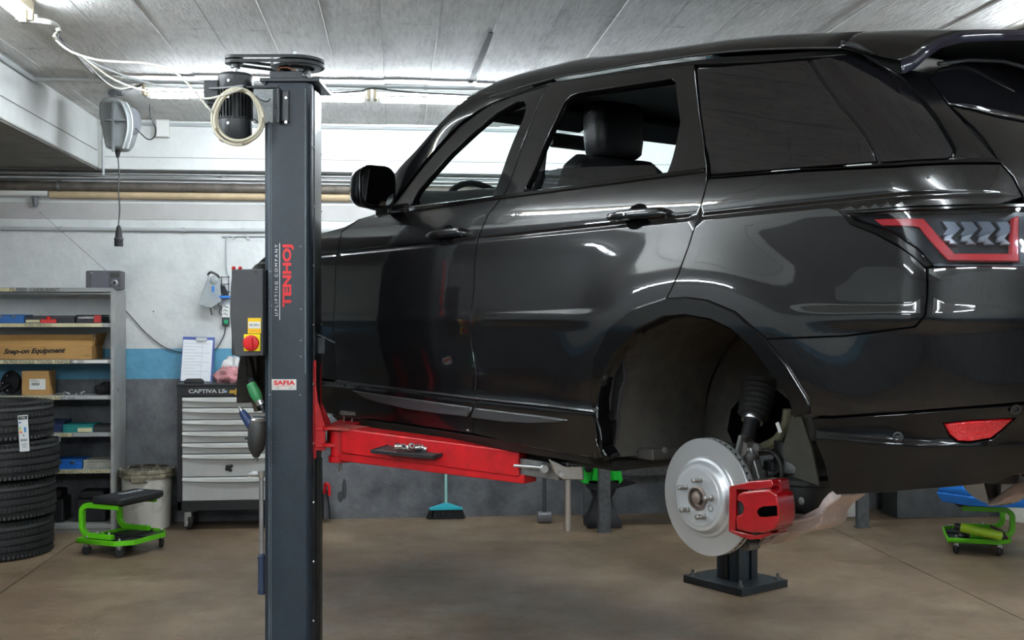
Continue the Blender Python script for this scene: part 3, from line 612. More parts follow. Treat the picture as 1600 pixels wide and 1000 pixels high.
build('drive_head', MB().tube([P(389, 740.5, 4.45), P(396, 740.5, 4.45), P(412, 740.5, 4.45)], .011, 10).box(P(391, 740.5, 4.45), (.014, .018, .02), rz=-YAW).lathe([(.014, -.012), (.016, .014)], P(408, 741, 4.45), UP, 14), steel, br, world=True)
build('grip', MB().lathe([(.014, 0), (.016, .01), (.014, .02), (.014, .13), (.016, .15), (.01, .16)], P(408.5, 928, 4.45), UP, 14), mat('grip_navy', '1e2c44', .5), br, world=True, label='dark blue grip')
tool_hook = build('tool_holder', MB().box((A - .02, -.11, lp(400, 655, 4.5).z), (.05, .03, .02)), post_dk, post)
# ================================================================ SHELVING AT THE LEFT
shelf_m = mat('shelf_grey_paint', '9d9e9b', .5, noise=.2, nscale=9, bump=.1)
SX0, SX1, SY0, SY1 = -3.55, -1.905, 7.83, 8.17
def szy(py): return HC + (500 - py) * .00434
shelf = thing('steel_shelving', Vector(((SX0 + SX1) / 2, (SY0 + SY1) / 2, 0)), 'grey steel shelving unit with handwritten strips, left of the tool chest', 'shelving')
STOP = szy(453)
def wb(name, x0, x1, y0, y1, z0, z1, m, parent, bevel=.002, **k):
    return build(name, MB().box(((x0 + x1) / 2, (y0 + y1) / 2, (z0 + z1) / 2), (abs(x1 - x0), abs(y1 - y0), abs(z1 - z0))), m, parent, world=True, bevel=bevel, **k)
wb('side_panel', SX1 - .006, SX1, SY0, SY1, 0, STOP, shelf_m, shelf)
wb('side_panel', SX0, SX0 + .006, SY0, SY1, 0, STOP, shelf_m, shelf)
wb('upright', SX1 - .02, SX1 + .001, SY0 - .006, SY0 + .02, 0, STOP + .004, shelf_m, shelf); wb('upright', SX0, SX0 + .03, SY0 - .006, SY0 + .02, 0, STOP, shelf_m, shelf)
wb('upright', SX1 - .03, SX1 + .001, SY1 - .03, SY1, 0, STOP, shelf_m, shelf)
wb('upright', SX1 - .085, SX1 - .075, SY1 - .02, SY1, 1.0, STOP - .03, black_plastic, shelf)
label_m = mat('cream_label_strip', 'd9cfa6', .6, noise=.2, nscale=20); pen = mat('marker_pen', '4a4540', .7)
levels = []
for k, (py, s_, wl) in enumerate(((453, 'FILTRES  CARBURANT', .62), (508, 'FILTRES HABITACLE', .97), (565, "FILTRES D'HUILE  TOUTES  MARQUES   DIV", .84), (621, 'FILTRES  A  CARBURANT  KIA', .8), (679, 'HABITACLE   1', .62), (736, 'A  FILTRE  HABITACLE TOUTES MARQUES', .97), (822, '', 0))):
    z = szy(py); levels.append(z + .014)
    sh = wb('shelf', SX0 + .004, SX1 - .018, SY0, SY1 - .01, z - .014, z + .014, shelf_m, shelf)
    if k == 6: wb('kick_plate', SX0, SX1 - .018, SY0 + .01, SY0 + .02, 0, z, shelf_m, shelf)
    if s_:
        x1 = SX0 + .004 + (SX1 - SX0 - .03) * wl; x0 = SX0 + .4 if k < 4 else -2.34
        if k == 4: x1 = -2.18
        if k == 5: x1 = SX1 - .03
        st = wb('label_strip', x0, x1, SY0 - .002, SY0 - .0005, z - .012, z + .011, label_m, sh, bevel=0)
        mid = {0: -2.42, 1: -2.4, 2: -2.36, 3: -2.34, 4: -2.26, 5: -2.12}[k]
        text('handwriting', s_, .028 if k != 0 else .034, frame((mid, SY0 - .0026, z - .001), (1, 0, 0), (0, 0, 1)), pen, st, depth=.0003, sx=.98 if k not in (1, 5) else .7)
        if k in (1, 2, 3, 4): wb('grey_strip', x1 + .01, SX1 - .04, SY0 - .002, SY0 - .0005, z - .009, z + .009, white_plastic if k == 2 else mat('strip_grey', 'a9abad', .5), sh, bevel=0)
def sx_(px, Y=7.86): return YP(px, 500, Y).x
def on(k): return levels[k]
def carton(name, px0, px1, k, h, y0, dep, m, label, cat, lid=None, group=None, latch=None):
    x0, x1 = sx_(px0, y0), sx_(px1, y0); z = on(k)
    t = thing(name, Vector(((x0 + x1) / 2, y0 + dep / 2, z)), label, cat, group=group)
    wb('body', x0, x1, y0, y0 + dep, z, z + h * .8, m, t, bevel=.003)
    wb('lid', x0 - .001, x1 + .001, y0 - .001, y0 + dep, z + h * .8 + .0015, z + h, lid or m, t, bevel=.003)
    if latch:
        for f in (.3, .7): wb('latch', x0 + (x1 - x0) * f - .012, x0 + (x1 - x0) * f + .012, y0 - .005, y0, z + h * .62, z + h * .9, latch, t)
    return t, x0, x1, z
blue_m = mat('case_blue', '1f5c9e', .45); nav = mat('case_navy', '1b2e55', .5); teal = mat('case_teal', '1e7f7c', .5)
carton('tool_case', -14, 37, 1, .058, 7.86, .2, blue_m, 'flat blue case on the shelf with the red item, leftmost', 'case', latch=dull_steel)
t, x0, x1, z = carton('storage_box', 38, 117, 1, .05, 7.88, .2, mat('box_charcoal', '2c2c2f', .6), 'long dark flat box with a yellow label, right of the blue case', 'box')
wb('box_label', x0 + .01, x0 + .1, 7.878, 7.88, z + .004, z + .022, label_m, t, 0)
t, x0, x1, z = carton('product_box', 119, 159, 1, .056, 7.86, .2, black_plastic, 'black box with white print and a red end on the second shelf', 'box')
wb('red_end', x1 - .05, x1 - .005, 7.8575, 7.859, z + .004, z + .053, mat('box_red', 'b02a28', .5), t, 0); text('box_lettering', 'GOODWRENCH', .018, frame(((x0 + x1) / 2 - .02, 7.8583, z + .036), (1, 0, 0), (0, 0, 1)), white_plastic, t, sx=.75, bold=.0004)
t = thing('red_clamp', Vector((sx_(76), 7.85, on(1))), 'red plastic clamp piece lying in front of the dark flat box', 'tool')
wb('clamp_base', sx_(64), sx_(88), 7.845, 7.87, on(1), on(1) + .026, mat('case_red', 'd02a28', .4), t, .004); build('clamp_knob', MB().lathe([(.012, 0), (.014, .015), (.006, .02)], (sx_(76), 7.857, on(1) + .026), UP, 12), mat('case_red', 'd02a28'), t, world=True)
kraft = mat('kraft_cardboard', 'b48a52', .75, noise=.12, nscale=12); kraft2 = mat('kraft_dark', '9c7440', .75)
# long open cardboard box
x0, x1, y0 = sx_(-40, 7.86), sx_(145, 7.86), 7.86; z = on(2)
t = thing('cardboard_box', Vector(((x0 + x1) / 2, 7.98, z)), 'long open cardboard box with black print on the third shelf', 'box')
wb('box_front', x0, x1, y0, y0 + .005, z, z + .092, kraft, t, .001); wb('box_back', x0, x1, y0 + .25, y0 + .255, z, z + .092, kraft2, t, .001); wb('box_side', x1 - .005, x1, y0, y0 + .25, z, z + .092, kraft, t, .001); wb('box_bottom', x0, x1, y0, y0 + .25, z, z + .004, kraft2, t, .001)
build('box_flap', MB().loft([[Vector((x0, y0, z + .092)), Vector((x0, y0 + .004, z + .092)), Vector((x0, y0 + .1, z + .165)), Vector((x0, y0 + .096, z + .168))], [Vector((x1, y0, z + .092)), Vector((x1, y0 + .004, z + .092)), Vector((x1 - .02, y0 + .1, z + .165)), Vector((x1 - .02, y0 + .096, z + .168))]]), kraft, t, world=True)
build('box_flap', MB().loft([[Vector((x1, y0, z + .092)), Vector((x1 + .005, y0 + .24, z + .092)), Vector((x1 + .03, y0 + .24, z + .18)), Vector((x1 + .008, y0 + .03, z + .175))], [Vector((x1 + .004, y0, z + .092)), Vector((x1 + .009, y0 + .24, z + .092)), Vector((x1 + .034, y0 + .24, z + .18)), Vector((x1 + .012, y0 + .03, z + .175))]]), kraft2, t, world=True)
text('box_lettering', 'Snap-on Equipment', .045, frame((sx_(53, 7.86), y0 - .0008, z + .058), (1, 0, .02), (0, 0, 1)), mat('print_black', '16130f', .6), t, sx=1.12, bold=.0018, shear=.35)
text('box_lettering', '32094', .016, frame((sx_(135, 7.86), y0 - .0008, z + .026), (1, 0, 0), (0, 0, 1)), mat('print_brown', '6b4c25', .6), t)
# small carton with white label
x0, x1 = sx_(34, 7.87), sx_(76, 7.87); z = on(3)
t = thing('carton', Vector(((x0 + x1) / 2, 7.95, z)), 'small cardboard carton with a white label on the fourth shelf', 'box')
wb('carton_body', x0, x1, 7.87, 8.03, z, z + .165, kraft, t, .003); wb('carton_tape', x0 - .0006, x1 + .0006, 7.8693, 8.031, z + .155, z + .1662, mat('clear_tape', 'c9a26b', .2), t, .002)
lb = wb('address_label', x0 + .05, x0 + .155, 7.868, 7.87, z + .04, z + .112, white_plastic, t, 0)
for k in range(12): wb('barcode_bar', x0 + .062 + k * .0045, x0 + .062 + k * .0045 + (.001 + .0012 * (k % 3)), 7.8672, 7.868, z + .068, z + .086, black_plastic, lb, 0)
for k in range(3): wb('print_line', x0 + .056, x0 + .12 - .012 * k, 7.8672, 7.868, z + .095 + .005 * k, z + .0965 + .005 * k, pen, lb, 0)
# dark belt pulley
t = thing('flywheel', Vector((sx_(10), 7.95, on(3))), 'dark round machine part with a shaft at the left of the fourth shelf', 'machine part')
build('disc', MB().lathe([(.02, 0), (.075, .0), (.08, .01), (.08, .03), (.02, .04)], (sx_(12), 7.97, on(3) + .082), (-.5, -1, .15), 32), mat('iron_dark', '2a2a2b', .35, .7), t, world=True)
build('shaft', MB().tube([(sx_(10), 7.95, on(3) + .08), (sx_(-2, 7.86), 7.86, on(3) + .035)], .017, 14), mat('iron_dark', '2a2a2b'), t, world=True)
for k in range(6): a = k * 1.05; build('bolt_head', MB().ell((sx_(12) + .058 * math.cos(a), 7.935, on(3) + .082 + .058 * math.sin(a)), (.006, .006, .006), 8, 4), bolt_m, t, world=True)
t = thing('metal_scraps', Vector((sx_(105), 7.93, on(3))), 'few small metal fittings lying right of the small carton', 'fittings')
for k in range(7):
    px = 88 + k * 6.5; o = Vector((sx_(px), 7.88 + .03 * (k % 3), on(3) + .009)); build('fitting', MB().tube([o, o + Vector((.03 * math.cos(k * 1.3), .03 * math.sin(k * 1.3), .01 * (k % 2)))], .007, 8), [dull_steel, zinc][k % 2], t, world=True)
def lump(name, c, r, m, label, cat, seed=1, amp=.25, n=28, parent=None):
    rnd = random.Random(seed); ph = [rnd.uniform(0, 6.28) for _ in range(9)]; mb = MB(); rings = []
    for j in range(n // 2 + 1):
        b_ = -1.5 + 3.0 * j / (n // 2); ring = []
        for i in range(n):
            a = 2 * math.pi * i / n
            d = 1 + amp * (math.sin(3 * a + ph[0] + 2 * b_) * .4 + math.sin(5 * a + ph[1] - 3 * b_) * .35 + math.sin(9 * a + ph[2] + 5 * b_) * .25 + math.sin(7 * b_ + ph[3] + 2 * a) * .3 + math.sin(14 * a + 9 * b_ + ph[4]) * .15)
            zz = math.sin(b_) * r[2] * d
            ring.append(Vector((c[0] + math.cos(b_) * math.cos(a) * r[0] * d, c[1] + math.cos(b_) * math.sin(a) * r[1] * d, c[2] + max(zz, -r[2] * .55) + r[2] * .55)))
        rings.append(ring)
    mb.loft(rings)
    if parent is not None: return build(name, mb, m, parent, world=True, smooth=60)
    return one(name, mb, m, label, cat, smooth=60)
lump('cloth', (sx_(160), 7.96, on(3)), (.075, .08, .05), mat('black_cloth', '141416', .85), 'crumpled black cloth at the right end of the fourth shelf', 'cloth', 3)
carton('tool_case', 70, 101, 4, .075, 7.93, .18, nav, 'dark blue case behind the tyres, left of the teal case', 'case')
t, x0, x1, z = carton('tool_case', 98, 145, 4, .052, 7.86, .22, teal, 'teal case with a cream end on the shelf above the bright blue box', 'case')
wb('cream_end', x0 + (x1 - x0) * .5, x1 - .004, 7.857, 7.859, z + .004, z + .03, label_m, t, 0)
carton('storage_box', 146, 173, 4, .045, 7.87, .2, mat('box_charcoal', '2c2c2f'), 'small dark box right of the teal case', 'box')
carton('tool_case', 79, 128, 5, .062, 7.86, .22, mat('case_bright_blue', '1d62b4', .4), 'bright blue metal box on the lowest middle shelf', 'case', latch=steel)
carton('storage_box', 130, 174, 5, .056, 7.87, .22, mat('box_dirty_white', 'a8a79a', .6, noise=.3, nscale=14), 'dirty off-white box right of the bright blue box', 'box')
for k, (a, b_, h, l) in enumerate(((66, 99, .22, 'black machine on the bottom shelf just right of the tyres'), (118, 166, .21, 'black power tool case on the bottom shelf near the upright'))):
    x0, x1 = sx_(a, 7.92), sx_(b_, 7.92); z = on(6)
    t = thing('machine_case', Vector(((x0 + x1) / 2, 8.0, z)), l, 'case')
    wb('case_body', x0, x1, 7.92, 8.12, z, z + h * .75, black_plastic, t, .012); wb('case_top', x0 + .02, x1 - .02, 7.94, 8.1, z + h * .75, z + h, mat('matte_black', '0e0e0f', .6), t, .01)
    wb('case_handle', x0 + .05, x1 - .05, 7.915, 7.93, z + h * .5, z + h * .58, dark_plastic, t, .004)
# plastic wrapper poking out by the tyres
wr = YP(82, 684, 7.8)
one('plastic_wrapper', MB().loft([[wr + Vector((-.09, 0, -.012)), wr + Vector((-.02, -.02, .004)), wr + Vector((.04, 0, .018)), wr + Vector((.045, .01, -.03))], [wr + Vector((-.08, .05, -.006)), wr + Vector((-.02, .03, .014)), wr + Vector((.035, .06, .026)), wr + Vector((.04, .05, -.02))]]), mat('crumpled_film', 'bfc1c6', .3), 'crumpled clear plastic film between the tyres and the shelf', 'wrapper')

# radio on top of the shelving
rx0, rx1 = sx_(134, 7.9), sx_(190, 7.9); rz0 = STOP + .002
rad = thing('radio', Vector(((rx0 + rx1) / 2, 7.96, rz0)), 'small dark grey radio with a round dial on top of the shelving', 'radio')
rh = (451 - 421) * .00438
build('radio_body', MB().prism(rrect(rx1 - rx0, rh, .012), lambda a, b_, y: ((rx0 + rx1) / 2 + a, y, rz0 + rh / 2 + b_), 7.90, 8.0), mat('radio_case', '4d4c52', .45), rad, world=True, bevel=.003)
wb('speaker_grille', rx0 + .035, rx1 - .085, 7.895, 7.90, rz0 + .01, rz0 + rh - .01, mat('grille_grey', '5f5e66', .6, bump=.5, bscale=500), rad, .002)
wb('radio_display', rx1 - .076, rx1 - .014, 7.896, 7.90, rz0 + rh - .046, rz0 + rh - .014, mat('lcd_dark', '30332f', .15), rad, .001)
dk = build('tuning_knob', MB().lathe([(.021, 0), (.021, .006), (.018, .008)], (rx1 - .045, 7.9, rz0 + .048), (0, -1, 0), 24), mat('knob_silver', 'c2c2c4', .3, .8), rad, world=True)
build('knob_centre', MB().lathe([(.013, .006), (.013, .014), (.011, .016)], (rx1 - .045, 7.9, rz0 + .048), (0, -1, 0), 20), mat('radio_black', '1c1c1e', .4), dk, world=True)
for a, b_ in ((-.03, .02), (-.03, -.016), (.03, .02), (.03, -.016)): build('radio_button', MB().lathe([(.005, 0), (.005, .003)], (rx1 - .045 + a, 7.9, rz0 + .046 + b_), (0, -1, 0), 12), mat('radio_black', '1c1c1e'), rad, world=True)
text('radio_lettering', 'RADIO', .007, frame((rx0 + .04, 7.8945, rz0 + rh - .016), (1, 0, 0), (0, 0, 1)), white_plastic, rad)
build('antenna', MB().tube([(sx_(167, 7.98), 7.98, rz0 + rh - .002), YP(63, 332, 7.98)], [.0022, .0013], 6).ell(YP(62.5, 331.5, 7.98), (.004, .004, .004), 8, 4), dull_steel, rad, world=True)

# ================================================================ TYRES
tyre_m = mat('tyre_rubber', '1b1c1d', .62, bump=.12, bscale=90)
def tyre(c, label, rz, R_=.362, ri=.25, hw_=.118):
    t = thing('tyre', Vector(c), label, 'tyre', rz, 'tyres stacked in front of the shelving')
    z0 = hw_
    prof = []
    rd = R_ - .008
    side = [(ri, -.095), (ri + .012, -.108), (ri + .05, -.116), (R_ - .035, -.112), (R_ - .016, -.1)]
    tread = []
    for g_ in (-.062, -.022, .022, .062):
        tread += [(R_ - (.0 if abs(g_) < .05 else .002), g_ - .0065), (rd - .004, g_ - .005), (rd - .004, g_ + .005), (R_ - (.0 if abs(g_) < .05 else .002), g_ + .0065)]
    prof = side + [(R_ - .006, -.088)] + tread + [(R_ - .006, .088)] + [(r, -h) for r, h in reversed(side)]
    prof += [(ri - .004, .06), (ri + .03, .05), (ri + .06, 0), (ri + .03, -.05), (ri - .004, -.06), (ri, -.095)]
    build('tyre_carcass', MB().lathe([(r, h + z0) for r, h in prof], (0, 0, 0), UP, 96, cap=False), tyre_m, t, smooth=30)
    mb = MB()
    for k in range(84):
        a = 2 * math.pi * k / 84
        for s in (-1, 1):
            for zc, dz, sl in ((.091, .03, .0), (.042, .03, .25)):
                M = Matrix.Rotation(a, 4, 'Z') @ Matrix.Translation((R_ - .004 if zc < .08 else R_ - .010, 0, z0 + s * zc)) @ Matrix.Rotation(sl * s, 4, 'X') @ Matrix.Rotation(s * (.25 if zc > .08 else 0), 4, 'Y')
                mb.box((0, 0, 0), (.012, .0195 if zc < .08 else .017, dz), M=M)
    o = build('tread_blocks', mb, tyre_m, t, smooth=0); o['kind'] = 'stuff'
    return t
TZ = 6.93; tc_ = C((-14 - 800) / F * TZ, TZ)
t0 = tyre((tc_.x, tc_.y, .0), 'bottom tyre of the stack, resting on the floor', 0)
for k, (dx, lab) in enumerate(((.012, 'second tyre from the floor in the stack'), (.014, 'third tyre from the floor, under the top one'), (-.02, 'top tyre of the stack with the white paper tag hanging on it'))):
    copy_tree(t0, None, (tc_.x + dx + (.02 if k else 0), tc_.y, .2365 * (k + 1)), .7 * k + .2, lab)
tagc = P(37, 677, 6.54)
tg = thing('tyre_tag', P(36, 705, 6.54), 'white paper energy label hanging on the tyre stack', 'tag')
Mx = Matrix.Translation(tagc) @ Matrix.Rotation(-YAW, 4, 'Z') @ Matrix.Rotation(R(-5), 4, 'Y') @ Matrix.Rotation(R(-4), 4, 'X')
build('tag_paper', MB().box((0, 0, 0), (.058, .0012, .212), M=Mx), mat('tag_white', 'dfe3e4', .5), tg, world=True)
def tagbox(nm, x, z, sx, sz, m): return build(nm, MB().box((0, 0, 0), (sx, .001, sz), M=Mx @ Matrix.Translation((x, -.0012, z))), m, tg, world=True)
tagbox('tag_heading', 0, .09, .05, .02, black_plastic); tagbox('flag_mark', -.018, .064, .012, .008, mat('flag_blue', '2a4a9a', .5))
for k, c_ in enumerate(('3fa63a', '9acb3a', 'f2dc2a', 'f0a02a', 'e0402a')): tagbox('rating_bar', -.02 + .0012 * k, .035 - k * .0075, .008 + .0024 * k, .0055, mat('rating_' + c_, c_, .5))
tagbox('rain_mark', .01, .02, .012, .03, mat('rating_blue', '4a8ac8', .5)); tagbox('rating_letter', .0, -.012, .006, .008, black_plastic)
text('tag_lettering', 'TYRE', .014, Mx @ frame((0, -.0022, .09), (1, 0, 0), (0, 0, 1)), white_plastic, tg)
for k in range(9): tagbox('barcode_bar', -.018 + k * .0042, -.04, .0018, .014, black_plastic)
for k in range(3): tagbox('print_line', 0, -.062 - .01 * k, .036 - .008 * k, .0025, pen)

# ================================================================ TOOL CHEST
TX0, TX1, TY0, TY1 = YP(277, 600, 7.83).x, YP(277, 600, 7.83).x + .80, 7.83, 8.16
def tz(py): return HC + (500 - py) * .00437
chest = thing('tool_chest', Vector(((TX0 + TX1) / 2, (TY0 + TY1) / 2, 0)), 'black roller tool chest with light grey drawers, left of the lift post', 'tool chest')
blk = mat('chest_black', '19191b', .4); dr_m = mat('drawer_grey', 'afafac', .4, noise=.12, nscale=5, bump=.08)
wb('cabinet_body', TX0, TX1, TY0 + .012, TY1, tz(798), tz(603), blk, chest, .006)
wb('front_stile', TX0, TX0 + .032, TY0, TY0 + .02, tz(798), tz(604), blk, chest, .003); wb('front_stile', TX1 - .032, TX1, TY0, TY0 + .02, tz(798), tz(604), blk, chest, .003)
wb('bottom_rail', TX0, TX1, TY0, TY0 + .02, tz(798), tz(783), blk, chest, .003)
wb('header_band', TX0, TX1, TY0 - .002, TY0 + .02, tz(619), tz(604), blk, chest, .003)
wb('top_tray', TX0 - .004, TX1 + .004, TY0 - .008, TY1, tz(604), tz(599.5), blk, chest, .005)
text('header_lettering', 'CAPTIVA LS', .036, frame((YP(323, 611, 7.826).x, TY0 - .0028, tz(611.5)), (1, 0, 0), (0, 0, 1)), mat('silver_lettering', 'c9cbcc', .3, .7), chest, sx=1.3, bold=.0012)
build('blue_mark', MB().lathe([(.011, 0), (.011, .002)], (YP(353, 612, 7.826).x, TY0 - .002, tz(612)), (0, -1, 0), 4), mat('mark_blue', '8ea6c6', .3), chest, world=True)
bx, bz = YP(372, 612.5, 7.826).x, tz(612.5); gold = mat('emblem_gold', 'c79b45', .3, .8)
pl = [(-.061, -.011), (-.023, -.011), (-.023, -.022), (.019, -.022), (.019, -.011), (.057, -.011), (.061, .011), (.023, .011), (.023, .022), (-.019, .022), (-.019, .011), (-.057, .011)]
build('bow_tie_emblem', MB().prism(pl, lambda a, b_, y: (bx + a, y, bz + b_), TY0 - .007, TY0 - .001), gold, chest, world=True, bevel=.0015)
ys = [620.5, 637.5, 656, 674, 692, 709.5, 745.5, 783]
for k in range(7):
    za, zb = tz(ys[k]) - .003, tz(ys[k + 1]) + .003; x0, x1 = TX0 + .034, TX1 - .034
    d = wb('drawer', x0, x1, TY0 - .004, TY0 + .02, zb, za - .026, dr_m, chest, .002)
    # full-width curved lip that bows down in the middle
    rings = []
    for i in range(25):
        f = i / 24; x = x0 + (x1 - x0) * f; sag = .026 + .014 * math.sin(math.pi * f) ** .6; out = .012 + .012 * math.sin(math.pi * f)
        rings.append([Vector((x, TY0 + .012, za)), Vector((x, TY0 - .006, za)), Vector((x, TY0 - out, za - .008)), Vector((x, TY0 - out - .002, za - sag * .75)), Vector((x, TY0 - .001, za - sag)), Vector((x, TY0 + .012, za - sag))])
    build('drawer_lip', MB().loft(rings), mat('lip_grey', 'bcbcb8', .3), d, world=True, smooth=50)
    if k == 5:
        lk = [Vector((YP(358, 731, 7.82).x + a, TY0 - .006, tz(732) + b_)) for a, b_ in ((0, 0), (.014, .014), (-.012, .012), (.008, -.014), (-.014, -.006))]
        mb = MB(); [mb.ell(p, (.014, .005, .012), 10, 5) for p in lk]; build('grease_blot', mb, mat('grease', '17150f', .7), d, world=True)
for px, yy in ((290, TY0 + .07), (None, TY0 + .07), (290, TY1 - .06), (None, TY1 - .06)):
    xx = TX0 + .065 if px else TX1 - .065; zt_ = tz(798)
    cs = build('caster', MB().lathe([(.052, -.016), (.058, -.008), (.058, .008), (.052, .016), (.02, .018), (.02, -.018), (.052, -.016)], (xx, yy, .058), (.9, .35, 0), 28, cap=False), black_rubber, chest, world=True)
    build('caster_fork', MB().box((xx, yy - .02, .075), (.05, .05, .1)).box((xx, yy, zt_ - .006), (.08, .08, .012)), zinc, cs, world=True, bevel=.006)
    build('caster_bolt', MB().lathe([(.01, 0), (.01, .006)], (xx, yy - .045, .055), (0, -1, 0), 8), bolt_m, cs, world=True)
top = tz(599.5) + .001
# clipboard leaning on the wall
cbd = thing('clipboard', Vector((YP(307, 598, 8.1).x, 8.1, top)), 'blue clipboard with a white form leaning on the wall above the chest', 'clipboard')
k0 = Vector((YP(306.5, 598, 8.08).x, 8.08, top)); Mc = Matrix.Translation(k0) @ Matrix.Rotation(R(-12), 4, 'X') @ Matrix.Rotation(R(1.5), 4, 'Y')
build('board', MB().box((0, 0, 0), (.222, .005, .32), M=Mc @ Matrix.Translation((0, 0, .16))), mat('board_blue', '30428a', .4), cbd, world=True, bevel=.001)
pap = build('paper_form', MB().box((0, 0, 0), (.205, .002, .295), M=Mc @ Matrix.Translation((-.004, -.005, .15))), mat('paper', 'e6e8ec', .6), cbd, world=True)
for k in range(11): build('print_line', MB().box((0, 0, 0), (.18 - .05 * (k % 3), .0006, .0018), M=Mc @ Matrix.Translation((-.006 - .025 * (k % 3) , -.0065, .27 - k * .022))), mat('print_grey', '9aa0a6', .6), pap, world=True)
build('print_column', MB().box((0, 0, 0), (.0012, .0006, .26), M=Mc @ Matrix.Translation((.03, -.0065, .15))), mat('print_grey', '9aa0a6'), pap, world=True)
build('spring_clip', MB().box((0, 0, 0), (.075, .012, .022), M=Mc @ Matrix.Translation((.02, -.008, .303))).tube([Mc @ Vector((x, -.016 - .006 * abs(x - .02) * 30, .29)) for x in (-.01, .005, .02, .035, .05)], .004, 6), zinc, cbd, world=True, bevel=.003)
hs = Vector((YP(303, 599, 7.9).x, 7.9, top))
one('comb_holder', MB().prism([(-.068, 0), (-.06, .02), (-.045, .03), (.045, .03), (.06, .02), (.068, 0)], lambda a, b_, y: (hs.x + a, y, hs.z + b_), 7.88, 7.93), black_plastic, 'small black plastic holder in front of the clipboard', 'holder', bevel=.004)
lump('rag', (YP(352, 590, 7.93).x, 7.95, top), (.07, .07, .062), mat('pink_rag', 'c28a8e', .85, noise=.35, nscale=18, bump=.4), 'crumpled pink rag on the chest, left of the other pink one', 'rag', 5, .35)
lump('rag', (YP(371, 590, 7.9).x, 7.93, top), (.08, .07, .06), mat('pink_rag2', 'd39398', .85, noise=.3, nscale=18, bump=.4), 'crumpled pink rag on the chest nearest the lift post', 'rag', 9, .35)
lump('rag', (YP(366, 578, 8.05).x, 8.06, top), (.09, .07, .105), mat('white_rag', 'd6d4d4', .85, noise=.15, nscale=15, bump=.4), 'white crumpled rag behind the pink ones on the chest', 'rag', 12, .3)

# ================================================================ WALL RACK, VISOR, SOCKET STRIP
wr_ = thing('wall_basket', q(352, 470, .1), 'black wire rack with blue shelf edge on the wall left of the control box', 'rack')
mb = MB()
for px in (335, 346, 357): mb.tube([q(px, 432, .03), q(px, 466, .03)], .003, 6)
for py in (433, 444, 456): mb.tube([q(333, py, .03), q(359, py, .03)], .003, 6)
build('wire_grid', mb, black_plastic, wr_, world=True)
build('shelf_edge', MB().box(q(346, 464, .05), (.125, .09, .018)).box(q(334.5, 456, .05), (.016, .09, .08)), mat('rack_blue', '1f72c8', .4), wr_, world=True, bevel=.003)
for k in range(3): one('black_marker', MB().tube([q(343 + k * 3, 446, .07), q(351 + k * 2.4, 462, .06)], .009, 10), black_plastic, ['left black pen-like tool in the blue-edged rack', 'middle black pen-like tool in the blue-edged rack', 'right black pen-like tool in the blue-edged rack'][k], 'tool', 'black tools in the wall rack')
vs_ = thing('face_shield', q(327, 480, .05), 'clear face shield with a dark headband hanging on the wall', 'face shield')
gl = glass('clear_plastic', 'f2f5f5', .55, .25, 'c9cfd0')
vis = [q(326, 431, .06), q(318, 455, .08), q(310, 476, .07), q(330, 481, .12), q(346, 470, .09), q(344, 440, .08)]
build('visor_sheet', MB().loft([vis, [p - Vector((0, .003, 0)) for p in vis]]), gl, vs_, world=True)
build('visor_rim', MB().tube([vis[0], vis[1], vis[2], vis[3]], .0025, 6), mat('rim_grey', '6a6d6f', .5), vs_, world=True)
build('headband', MB().tube(smooth_path([q(325, 429, .05), q(330, 425, .09), q(340, 430, .08), q(342, 434, .05)], 4), .008, 8), mat('band_dark', '3a3a3c', .5), vs_, world=True)
build('chin_cup', MB().ell(q(335, 438, .07), (.035, .03, .035), 14, 8), gl, vs_, world=True)
tr = thing('tube_brush', q(330, 492, .04), 'short grey metal tube hanging below the face shield', 'tool')
build('brush_tube', MB().tube([q(328, 472, .05), q(333, 492, .05)], .014, 12), dull_steel, tr, world=True)
ss = thing('power_strip', q(352, 509, .03), 'white socket strip with a green switch on the wall', 'power strip')
build('strip_body', MB().box(q(353, 488, .02), (.05, .035, .10)), white_plastic, ss, world=True, bevel=.005)
for py in (479, 485, 491): build('socket_face', MB().tube([q(349, py, .041), q(352, py - 1.5, .041), q(354, py + 1, .041), q(356, py, .041)], .003, 6), mat('socket_grey', '6f7072', .5), ss, world=True)
build('switch_block', MB().box(q(353, 502.5, .022), (.052, .04, .062)), mat('switch_dark', '33403c', .4), ss, world=True, bevel=.004)
build('green_switch', MB().box(q(353, 503, .045), (.026, .01, .03)), mat('switch_green', '25a06a', .35), ss, world=True, bevel=.003)
cable('strip_cable', [q(352, 509, .02), q(351, 520, .02), q(347, 530, .015), q(340, 542, .015), q(334, 548, .02)], .0035, dark_cable, 'black lead running down from the socket strip')
cable('looped_lead', [q(343, 466, .03), q(342, 478, .02), q(350, 478, .02), q(344, 484, .02), q(343, 490, .02), q(349, 492, .03)], .003, dark_cable, 'looped black lead left of the socket strip')

# ================================================================ BUCKET AND CREEPER SEATS
def bucket(c, r0, r1, h, m, label, ribs=True, dirty=None):
    t = thing('bucket', c, label, 'bucket')
    build('bucket_body', MB().lathe([(r0 * .94, 0), (r0, .01), (r1, h - .02), (r1 - .004, h - .02), (r0 - .004, .015), (.001, .012)], (0, 0, 0), UP, 48, cap=True), m, t, smooth=40)
    build('bucket_rim', MB().lathe([(r1 + .001, h - .055), (r1 + .012, h - .055), (r1 + .014, h - .045), (r1 + .012, h - .03), (r1 + .006, h - .03), (r1 + .012, h - .025), (r1 + .012, h), (r1 - .006, h), (r1 - .006, h - .03), (r1 + .001, h - .055)], (0, 0, 0), UP, 48, cap=False), dirty or m, t)
    build('handle_lug', MB().box((-.02, -r1 - .012, h - .06), (.09, .02, .04)), dirty or m, t, bevel=.005)
    return t
bw = mat('bucket_dirty_white', 'c6c3b8', .5, noise=.45, nscale=6, thr=(.3, .5))
